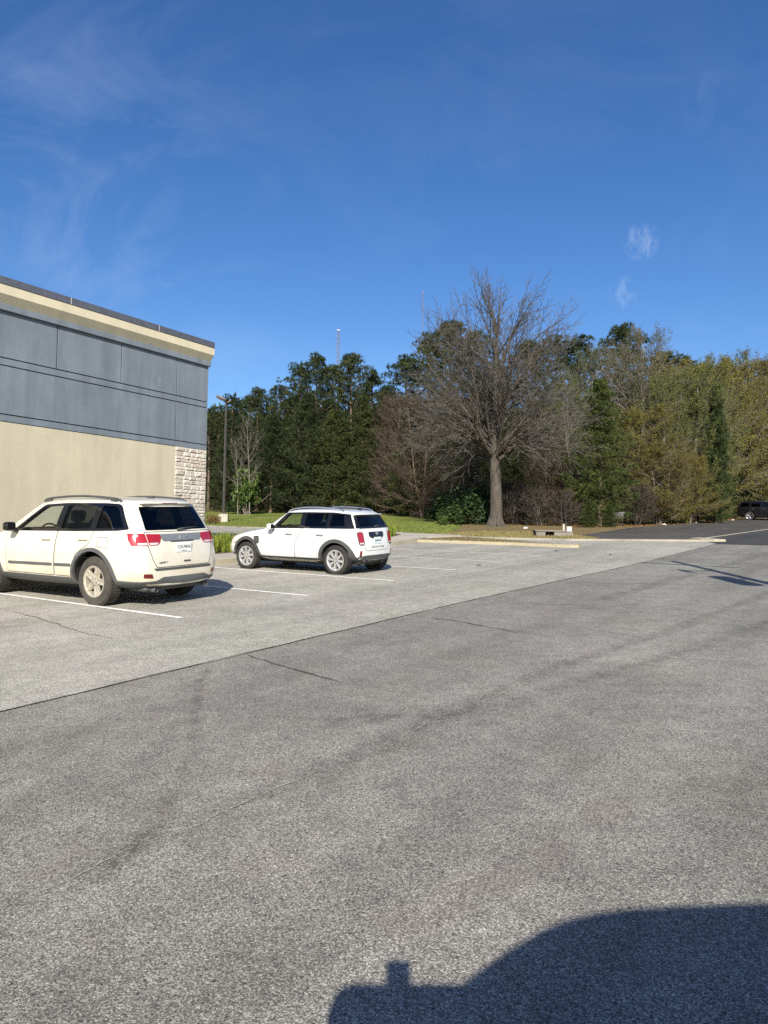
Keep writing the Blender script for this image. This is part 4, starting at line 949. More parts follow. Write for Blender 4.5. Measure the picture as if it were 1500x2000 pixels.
mb = MB(); q = c.hit(-1.4, 0, 'T')[0]; mb.rbox((-1.46, -.03, q.z - .005), (-1.34, .03, q.z + .045), .012, 0); mb.build('roof_aerial', M_gblack, mr, smooth=True, sharp=50)
mb = MB(); mb.box((-1.7, -.6, .2), (1.7, .6, .36), 0); mb.build('chassis', M_cavity, mr)
mb = MB(); mb.rbox((.22, -.09, 1.28), (.245, .09, 1.335), .01, 0); mb.tube([(.23, 0, 1.33), (.2, 0, 1.42)], .01, 5); mb.build('interior_mirror', M_seat, mr, smooth=True)
c.bm.free()

# ---------------------------------------------------------------- big black SUV, blue car beyond it, and the vehicle the picture is taken from
def big_suv(name, paintm, loc, fwd, label, group, z=1.0, lit=True, cat='car', winkind='dark'):
    sp = dict(paint=paintm, rear_axle=-1.45, front_axle=1.55, tyre_r=.405, tyre_w=.285, rim_r=.29, arch_r=.475, floor=.7, belt=1.27, tyre_mat=M_tyre, rim_mat=M_chrome, spokes=7, sw=(.045, .055), spin=.3,
      st=[('G', -2.56, -2.50, -2.26, .86, .38, 1.26 * z, .68, 1.72 * z, 1.79 * z), ('G', -2.45, -2.40, -2.18, .96, .35, 1.26 * z, .76, 1.75 * z, 1.83 * z), ('G', -2.0, -2.0, -1.9, 1.01, .33, 1.265 * z, .80, 1.76 * z, 1.85 * z), ('G', -1.0, -1.0, -.95, 1.01, .32, 1.265 * z, .81, 1.77 * z, 1.86 * z), ('G', .1, .1, 0, 1.01, .32, 1.255 * z, .80, 1.75 * z, 1.85 * z), ('G', .75, .68, .40, 1.01, .32, 1.24 * z, .77, 1.69 * z, 1.79 * z),
          ('H', 1.12, 1.12, 1.08, 1.0, .33, 1.19 * z, .86, 1.235 * z, 1.265 * z), ('H', 1.25, 1.25, 1.22, 1.0, .33, 1.18 * z, .86, 1.225 * z, 1.255 * z), ('H', 2.0, 2.0, 2.0, .99, .35, 1.12 * z, .84, 1.16 * z, 1.19 * z), ('H', 2.45, 2.45, 2.43, .93, .36, 1.05 * z, .78, 1.09 * z, 1.12 * z), ('H', 2.58, 2.58, 2.55, .87, .40, .95 * z, .72, 1.0 * z, 1.02 * z)],
      windows=[(rounded([(.62, 1.275 * z), (.10, 1.68 * z), (-.38, 1.70 * z), (-.36, 1.285 * z)], .04), 'dark'), (rounded([(-.50, 1.285 * z), (-.50, 1.705 * z), (-1.32, 1.705 * z), (-1.32, 1.295 * z)], .04), 'dark'), (rounded([(-1.44, 1.295 * z), (-1.44, 1.70 * z), (-2.12, 1.69 * z), (-2.28, 1.295 * z)], .05), 'dark')],
      rear_glass=rounded([(-.74, 1.29 * z), (-.64, 1.70 * z), (.64, 1.70 * z), (.74, 1.29 * z)], .05), rg_depth=-1.9, shield=rounded([(-.80, 1.29 * z), (-.68, 1.70 * z), (.68, 1.70 * z), (.80, 1.29 * z)], .05), sh_depth=.1, seat_x=(-.2, -1.2), dash_x=.55, wheel_y=.86)
    sp['lv'] = 2; c = Car(sp); hollow(c, sp); r = c.finish(name, loc, fwd, label, group, cat); common_parts(c, sp, r)
    def trim(face):
        sg = 1 if face == 'L' else -1; y = sg
        for i, dpl in enumerate([[(1.0, .48), (1.0, 1.2 * z), (.62, 1.25 * z), (-.42, 1.262 * z), (-.40, .48)], [(-.42, .48), (-.46, 1.262 * z), (-1.38, 1.268 * z), (-1.3, 1.0), (-.95, .8), (-.88, .48)]]):
            mb = MB(); rp = rounded(dpl, .04); c.patch(mb, inset(rp, .004), face, .003, 0, thick=.01); c.ribbon(mb, rp, .01, face, .002, 1, closed=True); dr = mb.build('door', [paintm, M_gap], r, smooth=True, sharp=40)
            hx, hz = (-.25, -1.18)[i], 1.10 * z; h = c.hit(hx, hz, face)[0]; mb = MB(); y0, y1 = sorted((h.y + sg * .012, h.y + sg * .045)); mb.rbox((hx - .12, y0, hz - .02), (hx + .12, y1, hz + .02), .012, 0); mb.build('door_handle', M_chrome, dr, smooth=True, sharp=50)
        mb = MB(); c.patch(mb, rounded([(y * .86, 1.24 * z), (y * .74, 1.24 * z), (y * .72, .85), (y * .84, .85)], .02), 'B', .01, 0, thick=.02); mb.build('tail_light', M_redd, r, smooth=True, sharp=45)
        mb = MB(); c.patch(mb, [(1.02, .36), (1.02, .46), (-.92, .46), (-.92, .36)], face, .012, 0, thick=.03); mb.build('sill', M_plast, r, smooth=True, sharp=45)
        mb = MB(); c.patch(mb, rounded([(2.25, .85), (2.3, 1.02), (2.5, 1.0), (2.5, .85)], .03), face, .006, 0, thick=.02); mb.build('headlight', M_clens, r, smooth=True, sharp=45)
        mb = MB(); pts = [c.hit(x, sg * .68, 'T')[0] + Vector((0, 0, h)) for x, h in [(-2.0, -.01), (-1.85, .045), (-.8, .05), (.1, .045), (.25, -.01)]]; mb.tube(pts, .018, 8); mb.build('roof_rail', M_chrome, r, smooth=True, sharp=50)
    two(trim)
    mb = MB(); mb.box((-2.0, -.65, .28), (2.0, .65, .48), 0); mb.build('chassis', M_cavity, r); c.bm.free(); return r
f1 = -N
ct = Vector((35.55, 68.9, 0)); rgt = Vector((f1.y, -f1.x, 0)); org = ct + f1 * 1.45 - rgt * .90; org.z = zg(org.x, org.y)
bs = big_suv('black_suv', M_black, org, f1, 'black SUV with bright wheels at the far right end of the dark side lot', 'cars in the side lot')
def copy_tree(o, parent=None):
    q = o.copy(); COL.objects.link(q)
    if parent is not None: q.parent = parent
    for ch in list(o.children): copy_tree(ch, q)
    return q
def set_paint(o, a, b):
    for i, sl in enumerate(o.material_slots):
        if sl.material == a: sl.link = 'OBJECT'; sl.material = b
    for ch in o.children: set_paint(ch, a, b)
def frame_at(o, loc, fwd, sc=1.0):
    f = (fwd - UPN * fwd.dot(UPN)).normalized(); l = UPN.cross(f); Mx = Matrix((f, l, UPN)).transposed().to_4x4() @ Matrix.Diagonal((1, 1, sc, 1)); Mx.translation = loc; o.matrix_world = Mx
q = org + U * 3.0 + f1 * 1.6; q.z = zg(q.x, q.y)
bl = copy_tree(bs); bl.name = 'blue_suv'; frame_at(bl, q, f1); set_paint(bl, M_black, M_bluep); tag(bl, 'blue SUV standing mostly hidden behind the black SUV', 'car', 'cars in the side lot')
own = Vector((.90, -1.06, 0)); own.z = zg(own.x, own.y)
os_ = copy_tree(bs); os_.name = 'dark_suv'; frame_at(os_, own, Vector((-1, 0, 0)), 1.235); del os_['group']; [bpy.data.objects.remove(q) for q in list(os_.children) if q.name.startswith('roof_rail')]; tag(os_, 'dark SUV beside the camera whose roof and mirror shadow falls on the lane', 'car')
# door mirror of that vehicle, and the phone propped on it (both only seen as shadow)
mb = MB(); mb.rbox((.56, -1.025, 1.14), (1.10, -.86, 1.388), .07, 0, None, 3); mb.tube([(.7, -.80, 1.15), (.75, -.95, 1.2)], .05, 8); mb.build('mirror', M_plast, os_, smooth=True, sharp=50)
mb = MB(); mb.rbox((-.034, -.012, -.145), (.050, -.004, .050), .004, 0, None, 2)
ph = mb.build('phone', M_gblack); ph.location = (0, 0, CAM_H); tag(ph, 'black phone propped upright on the door mirror of the dark SUV', 'phone')

# ================================================================== VEGETATION
TINT = [(0, (.66, .86, .80)), (.25, (.95, 1.12, .9)), (.5, (1.12, 1.04, .85)), (.75, (.86, .76, .85)), (1, (1.3, 1.22, .8))]
def leafmat(name, stops, rough=.75, tint=None):
    m = Mat(name, rough, spec=.2); c = m.ramp(m.island(), stops)
    c = m.mix(1.0, c, m.ramp(m.objrand(), tint or [(0, (.70, .76, .74)), (.5, (1, 1, 1)), (1, (1.35, 1.22, 1.02))]), 'MULTIPLY')
    m.color(c)
    m.b.inputs['Subsurface Weight'].default_value = 0.0
    return m.m
M_needle = leafmat('pine_needles', [(0, (.015, .026, .010)), (.4, (.027, .041, .014)), (.8, (.042, .057, .019)), (1, (.074, .080, .028))])
M_needley = leafmat('young_pine_needles', [(0, (.022, .038, .010)), (.5, (.042, .062, .015)), (1, (.085, .10, .026))])
M_cedar = leafmat('cedar_foliage', [(0, (.020, .036, .011)), (.6, (.034, .055, .016)), (1, (.06, .08, .022))])
M_bud = leafmat('spring_buds', [(0, (.085, .088, .020)), (.4, (.130, .125, .028)), (.8, (.165, .140, .036)), (1, (.125, .092, .042))], tint=TINT)
M_budg = leafmat('pale_green_buds', [(0, (.066, .076, .024)), (.5, (.098, .106, .034)), (1, (.135, .128, .050))], tint=TINT)
M_budr = leafmat('red_brown_buds', [(0, (.046, .034, .023)), (.6, (.062, .047, .031)), (1, (.085, .070, .040))])
M_leaf = leafmat('evergreen_leaf', [(0, (.013, .030, .010)), (.6, (.024, .048, .014)), (1, (.050, .078, .024))], .5)
M_leafb = leafmat('bright_new_leaf', [(0, (.032, .058, .012)), (.6, (.054, .088, .018)), (1, (.09, .125, .03))], .55)
M_rust = leafmat('rust_leaf', [(0, (.14, .065, .02)), (.6, (.22, .115, .035)), (1, (.24, .17, .06))])
def bark(name, a, b):
    m = Mat(name, .95, spec=.1); o = m.co(scale=(5, 5, .9)); m.color(m.mix(1.0, m.ramp(m.noise(1.6, 7, .7, o), [(.3, a), (.7, b)]), m.ramp(m.objrand(), [(0, .8), (1, 1.2)]), 'MULTIPLY')); m.bump(m.noise(4, 6, .7, o), .8, .05); return m.m
M_bark = bark('pine_bark', (.085, .062, .048), (.22, .165, .125))
M_barkg = bark('grey_bark', (.105, .092, .080), (.30, .265, .225))
M_barkp = bark('pale_bark', (.24, .215, .185), (.46, .42, .37))
M_barkh = bark('oak_bark', (.050, .043, .036), (.135, .118, .098))
M_twig = simple('twig_grey', (.098, .091, .083), .95, var=.35, scale=2)
M_twigr = simple('twig_red', (.056, .040, .031), .95, var=.35, scale=2)

def rvec(r):
    while True:
        v = Vector((r.uniform(-1, 1), r.uniform(-1, 1), r.uniform(-1, 1)))
        if .01 < v.length < 1: return v.normalized()
def tuft(mb, p, d, r, n=8, L=.34, w=.05, spread=.75, flat=0.0):
    """spray of needle blades, joined at their foot so that it is one island"""
    b = len(mb.v); mb.v.append(tuple(p))
    for k in range(n):
        q = (d + rvec(r) * spread).normalized(); q.z -= flat * q.z; l = L * r.uniform(.7, 1.2)
        s = q.cross(rvec(r)); s = s.normalized() * w * .5 if s.length > 1e-3 else Vector((w * .5, 0, 0))
        e = p + q * l; i = len(mb.v); mb.v.append(tuple(p + q * l * .55 + s)); mb.v.append(tuple(p + q * l * .55 - s)); mb.v.append(tuple(e))
        mb.f.append((b, i, i + 2)); mb.m.append(0); mb.f.append((b, i + 2, i + 1)); mb.m.append(0)
def leafq(mb, p, r, s, up=.3):
    n = rvec(r); n.z = abs(n.z) * (1 - up) + up; n.normalize(); a = n.orthogonal().normalized(); a = (Matrix.Rotation(r.uniform(0, 6.28), 3, n) @ a); b = n.cross(a)
    i = len(mb.v); mb.v += [tuple(p - a * s), tuple(p + b * s * .55), tuple(p + a * s), tuple(p - b * s * .55)]; mb.f.append((i, i + 1, i + 2, i + 3)); mb.m.append(0)
def curve_pts(p0, d, L, n, r, wob=.12, lift=0.0):
    pts = [p0.copy()]; d = d.normalized()
    for i in range(n):
        d = (d + rvec(r) * wob + Vector((0, 0, lift))).normalized(); pts.append(pts[-1] + d * L / n)
    return pts

def make_pine(seed, H=20.0, crown0=.35, width=2.9, young=False, dens=1.0):
    r = random.Random(seed); T = MB(); C = MB()
    tp = [Vector((0, 0, 0))]; off = Vector((0, 0, 0))
    for i in range(1, 11):
        off += Vector((r.uniform(-.09, .09), r.uniform(-.09, .09), 0)) * (H / 20); tp.append(Vector((off.x, off.y, H * i / 10 * .97)))
    r0 = .0135 * H
    T.tube(tp, [r0 * (1.15 - i * .105) + .015 for i in range(11)], 8)
    def at(z):
        f = min(max(z / (H * .97) * 10, 0), 9.999); i = int(f); return tp[i].lerp(tp[i + 1], f - i)
    z = crown0 * H; whorl = 0
    while z < H * .985:
        f = (z - crown0 * H) / (H * (1 - crown0))
        if young: env = width * (1 - f) ** .72 * (.72 + .28 * min(1, f * 5)) + .25
        else: env = width * (math.sin(math.pi * min(1, .18 + f * .70)) ** .65) * (1 - f ** 4 * .78) + .2
        nb = r.randint(3, 5) + (1 if young else 0)
        a0 = r.uniform(0, 6.28)
        for k in range(nb):
            if r.random() < (.20 if not young else .06): continue
            a = a0 + 6.283 * k / nb + r.uniform(-.35, .35); el = (.05 + .75 * f if young else -.05 + .85 * f) + r.uniform(-.18, .18); L = env * r.uniform(.62, 1.15)
            d = Vector((math.cos(a) * math.cos(el), math.sin(a) * math.cos(el), math.sin(el))); p0 = at(z)
            br = curve_pts(p0, d, L, 5, r, .14, .06); T.tube(br, [.012 + .016 * L / 3 * (1 - i / 5) * H / 20 for i in range(6)], 4, cap=False)
            pads = [(r.uniform(.42, .70), r.uniform(.8, 1.1)), (1.0, 1.0)] if not young else [(.35, 1), (.68, 1.1), (1.0, .9)]
            for g0, sz in pads:
                g = g0 * 4.999; i = min(int(g), 4); c0 = br[i].lerp(br[i + 1], g - i) + rvec(r) * .18; m = int((5.5 + L * 2.3) * dens * sz); R0 = (.42 + .10 * L) * sz
                for j in range(m):
                    side = rvec(r); q = c0 + Vector((side.x, side.y, side.z * .42)) * R0 * r.uniform(.35, 1.0)
                    dd = (d * .35 + side * .75 + Vector((0, 0, .5))).normalized(); tuft(C, q, dd, r, 9, r.uniform(.30, .50), .062, .85)
        z += H * (.021 if not young else .024) * r.uniform(.7, 1.3) * (1.0 if not young else 1)
    for j in range(8): tuft(C, at(H * .97) + Vector((0, 0, r.uniform(-.3, .3))), Vector((0, 0, 1)), r, 9, .4, .05, .7)
    if not young:      # dead stubs on the bare stem
        for j in range(14):
            z = H * r.uniform(.12, crown0); a = r.uniform(0, 6.28); T.tube(curve_pts(at(z), Vector((math.cos(a), math.sin(a), -.1)), r.uniform(.5, 1.6), 3, r, .2), [.025, .018, .012, .007], 3, cap=False)
    return T, C
def branching(r, T, C, p, d, L, rad, lv, leafn, leafs, wob=.14, lift=.05, nsub=(5, 6, 5), minr=.011, ang=(.45, .85), tw=None, leaf_fn=None):
    """recursive limb; last level carries the buds"""
    n = 5 if lv > 0 else 3; pts = curve_pts(p, d, L, n, r, wob, lift); re = max(minr, rad * .30)
    (T if lv > 0 or tw is None else tw).tube(pts, [max(minr, rad + (re - rad) * i / n) for i in range(n + 1)], 6 if lv > 2 else (4 if lv > 0 else 3), 0, cap=False)
    if lv == 0:
        if C is not None:
            for k in range(leafn): leafq(C, pts[r.randint(0, n)] + rvec(r) * .22, r, leafs * r.uniform(.6, 1.3))
        return
    ns = nsub[lv - 1]
    for k in range(ns):
        g = (.22 + .78 * (k + r.uniform(.1, .9)) / ns) * n; i = min(int(g), n - 1); q = pts[i].lerp(pts[i + 1], g - i); t = (pts[i + 1] - pts[i]).normalized()
        ax = t.orthogonal().normalized(); ax = Matrix.Rotation(r.uniform(0, 6.283), 3, t) @ ax; an = r.uniform(*ang); dd = (t * math.cos(an) + ax * math.sin(an)).normalized(); f = g / n
        branching(r, T, C, q, dd, L * r.uniform(.38, .62) * (1.15 - .45 * f), max(minr, rad * (1 - f * .6) * .5), lv - 1, leafn, leafs, wob * 1.1, lift, nsub, minr, ang, tw)
    branching(r, T, C, pts[-1], (pts[-1] - pts[-2]).normalized(), L * .42, re, lv - 1, leafn, leafs, wob, lift, nsub, minr, ang, tw)

def make_broad(seed, H=16.0, width=4.0, leafn=3, leafs=.11, base=.22, nprim=20, nsub=(5, 5), up=.55, stems=1, r0=None):
    r = random.Random(seed); T = MB(); C = MB(); TW = MB()
    for sN in range(stems):
        lean = Vector((r.uniform(-.16, .16), r.uniform(-.16, .16), 1)) if stems > 1 else Vector((r.uniform(-.04, .04), r.uniform(-.04, .04), 1))
        tp = curve_pts(Vector((r.uniform(-.3, .3) * (stems > 1), r.uniform(-.3, .3) * (stems > 1), 0)), lean, H * .93, 10, r, .05, .03); rr = r0 or .013 * H / stems ** .5
        T.tube(tp, [rr * (1.1 - i * .1) + .02 for i in range(11)], 8)
        for k in range(nprim):
            f = base + (1 - base) * (k + r.uniform(.1, .9)) / nprim * .98; g = f * 10; i = min(int(g), 9); q = tp[i].lerp(tp[i + 1], g - i); a = k * 2.4 + r.uniform(-.5, .5)
            el = up * (.45 + .9 * f) + r.uniform(-.2, .2); e2 = (f - base) / (1 - base); L = width * (math.sin(math.pi * min(1, .22 + .72 * e2)) ** .7) * r.uniform(.65, 1.1) + .4
            branching(r, T, C, q, Vector((math.cos(a) * math.cos(el), math.sin(a) * math.cos(el), math.sin(el))), L * .78, rr * (1.05 - f) * .5 + .012, len(nsub), leafn, leafs, .13, .06, nsub, .010, (.4, .85), TW)
    return T, C, TW
def make_shrub(seed, H=2.0, width=1.3, n=900, s=.085, stems=14):
    r = random.Random(seed); T = MB(); C = MB()
    for k in range(stems):
        a = r.uniform(0, 6.28); el = r.uniform(.5, 1.45); T.tube(curve_pts(Vector((r.uniform(-.2, .2), r.uniform(-.2, .2), 0)), Vector((math.cos(a) * math.cos(el), math.sin(a) * math.cos(el), math.sin(el))), H * r.uniform(.6, .95), 4, r, .2, .05), [.02, .015, .011, .008, .005], 4, cap=False)
    lumps = [(Vector((math.cos(a) * width * q, math.sin(a) * width * q, H * z)), r.uniform(.32, .55) * min(width, H)) for a, q, z in ((r.uniform(0, 6.28), r.uniform(.1, .75), r.uniform(.22, .82)) for _ in range(16))]
    for k in range(n):
        c, R0 = r.choice(lumps); v = rvec(r) * R0 * r.uniform(.55, 1.05); p = c + v; p.z = max(p.z, .04)
        leafq(C, p, r, s * r.uniform(.6, 1.35), .15)
    return T, C

PROTO = {}
def proto(kind, trunkmat, crownmat, parts, twigmat=None):
    T, C = parts[0], parts[1]
    d = [('trunk', T.mesh('trunk', trunkmat, True, 60))]
    if len(parts) > 2 and parts[2].f: d.append(('twigs', parts[2].mesh('twigs', twigmat or M_twig)))
    if C is not None and C.f: d.append(('crown', C.mesh('crown', crownmat)))
    PROTO[kind] = d
def plant(kind, name, x, y, h, wscale, rz, label, cat='tree', group=None, H0=20.0, sink=.1):
    e = empty(name, (x, y, zg(x, y) - sink), rz); k = h / H0; e.scale = (k * wscale, k * wscale, k)
    for nm, me in PROTO[kind]:
        o = bpy.data.objects.new(nm, me); COL.objects.link(o); o.parent = e
    return tag(e, label, cat, group)
proto('pineA', M_bark, M_needle, make_pine(1, 20, .30, 4.0)); proto('pineB', M_bark, M_needle, make_pine(2, 20, .36, 3.6)); proto('pineC', M_bark, M_needle, make_pine(3, 20, .26, 4.4))
proto('pineLow', M_bark, M_needle, make_pine(4, 20, .05, 5.6, True, 1.0)); proto('pineLowB', M_bark, M_needle, make_pine(14, 20, .05, 6.4, True, .95)); proto('youngPine', M_bark, M_needley, make_pine(5, 20, .04, 6.0, True, 1.0))
proto('cedar', M_bark, M_cedar, make_pine(6, 20, .03, 4.6, True, 1.2))
proto('budA', M_barkg, M_bud, make_broad(11, 20, 7.2, 13, .078, .12, 36, (6, 7)), M_twig); proto('budB', M_barkg, M_budg, make_broad(12, 20, 6.8, 5, .075, .20, 36, (6, 8)), M_twig)
proto('budC', M_barkg, M_bud, make_broad(13, 20, 8.0, 15, .095, .05, 36, (6, 7), .45, 2), M_twig)
proto('redA', M_bark, M_budr, make_broad(15, 20, 7.0, 4, .085, .06, 32, (7, 8), .5, 2), M_twigr)
proto('bareS', M_barkg, None, make_broad(16, 20, 6.5, 0, 0, .25, 17, (4, 5), .6, 1, .17), M_twig)
proto('shrub', M_barkg, M_leaf, make_shrub(21, 2.0, 1.3, 1500, .10)); proto('brightShrub', M_barkg, M_leafb, make_shrub(22, 2.0, 1.0, 1300, .10)); proto('rustShrub', M_barkg, M_rust, make_shrub(23, 1.0, .85, 1500, .055, 20))
proto('twigShrub', M_twig, M_budr, (make_broad(24, 4, 2.0, 2, .05, .05, 14, (5, 5), .7, 4, .03)), M_twigr)
proto('budShrub', M_twig, M_bud, (make_broad(25, 4, 2.2, 5, .075, .05, 14, (5, 5), .7, 4, .03)), M_twig)

# the big leafless tree on the verge
def make_hero(seed, H=18.6):
    r = random.Random(seed); T = MB(); TW = MB()
    tp = [Vector((0, 0, -.2)), Vector((.02, 0, .5)), Vector((.03, 0, 1.5)), Vector((.0, .05, 3.0)), Vector((-.08, .1, 5)), Vector((-.12, .05, 7.0)), Vector((-.05, 0, 9)), Vector((-.15, 0, 11)), Vector((-.05, .05, 13)), Vector((.15, .1, 15)), Vector((.25, 0, 17.2))]
    T.tube(tp, [.60, .47, .42, .39, .35, .28, .20, .14, .095, .06, .025], 14)
    for k in range(7):                                   # root flare
        a = k * .9 + r.uniform(-.2, .2); T.tube([Vector((math.cos(a) * .28, math.sin(a) * .28, .75)), Vector((math.cos(a) * .46, math.sin(a) * .46, .22)), Vector((math.cos(a) * .85, math.sin(a) * .85, -.2))], [.16, .17, .10], 7)
    def at(z):
        for a, b in zip(tp[:-1], tp[1:]):
            if a.z <= z <= b.z: return a.lerp(b, (z - a.z) / (b.z - a.z))
        return tp[-1]
    n = 60
    for k in range(n):
        a = k * 2.39996 + r.uniform(-.35, .35); ph = math.asin(-.24 + 1.22 * ((k + r.uniform(.1, .9)) / n))      # target on an egg-shaped crown
        rho = 6.5 * math.cos(ph) ** .72 * (1.0 if ph > 0 else 1.12) * r.uniform(.86, 1.05); zt = 9.6 + 9.0 * math.sin(ph) * r.uniform(.92, 1.02); zt = 9.6 + (zt - 9.6) * (1.0 if ph > 0 else 1.2)
        z0 = min(max(zt - rho * r.uniform(.85, 1.3) - r.uniform(1.2, 3.2), 4.4 + r.random()), 13.5)
        if rho < 2.2: z0 = max(z0 - 3.0, 8.0)
        q = at(z0); tgt = Vector((q.x + rho * math.cos(a), q.y + rho * math.sin(a), zt)); dv = tgt - q; L = dv.length / 1.62
        rad = .030 + .085 * dv.length / 8 * r.uniform(.75, 1.1)
        if 6 < z0 < 10 and k % 3 == 0: rad *= 1.35
        branching(r, T, None, q, dv.normalized() + Vector((0, 0, -.10)), L, rad, 3, 0, 0, .15, .006, (3, 5, 7), .0085, (.40, .95), TW)
    # low drooping limbs with fine twigs
    for k in range(5):
        a = r.uniform(0, 6.28); z = r.uniform(4.2, 6.5); el = r.uniform(-.25, .2)
        branching(r, T, None, at(z), Vector((math.cos(a) * math.cos(el), math.sin(a) * math.cos(el), math.sin(el))), r.uniform(3.2, 5.0), .05, 2, 0, 0, .15, -.008, (5, 7), .0085, (.4, .9), TW)
    return T, TW
T, TW_ = make_hero(77)
hx, hy = 7.77, 49.2
e = empty('bare_tree', (hx, hy, zg(hx, hy) - .05), .4); e.scale = (1, 1, .985); tag(e, 'huge leafless tree with a thick trunk standing alone in front of the woods', 'tree')
T.build('trunk', M_barkh, e, smooth=True, sharp=60); TW_.build('twigs', M_twig, e)

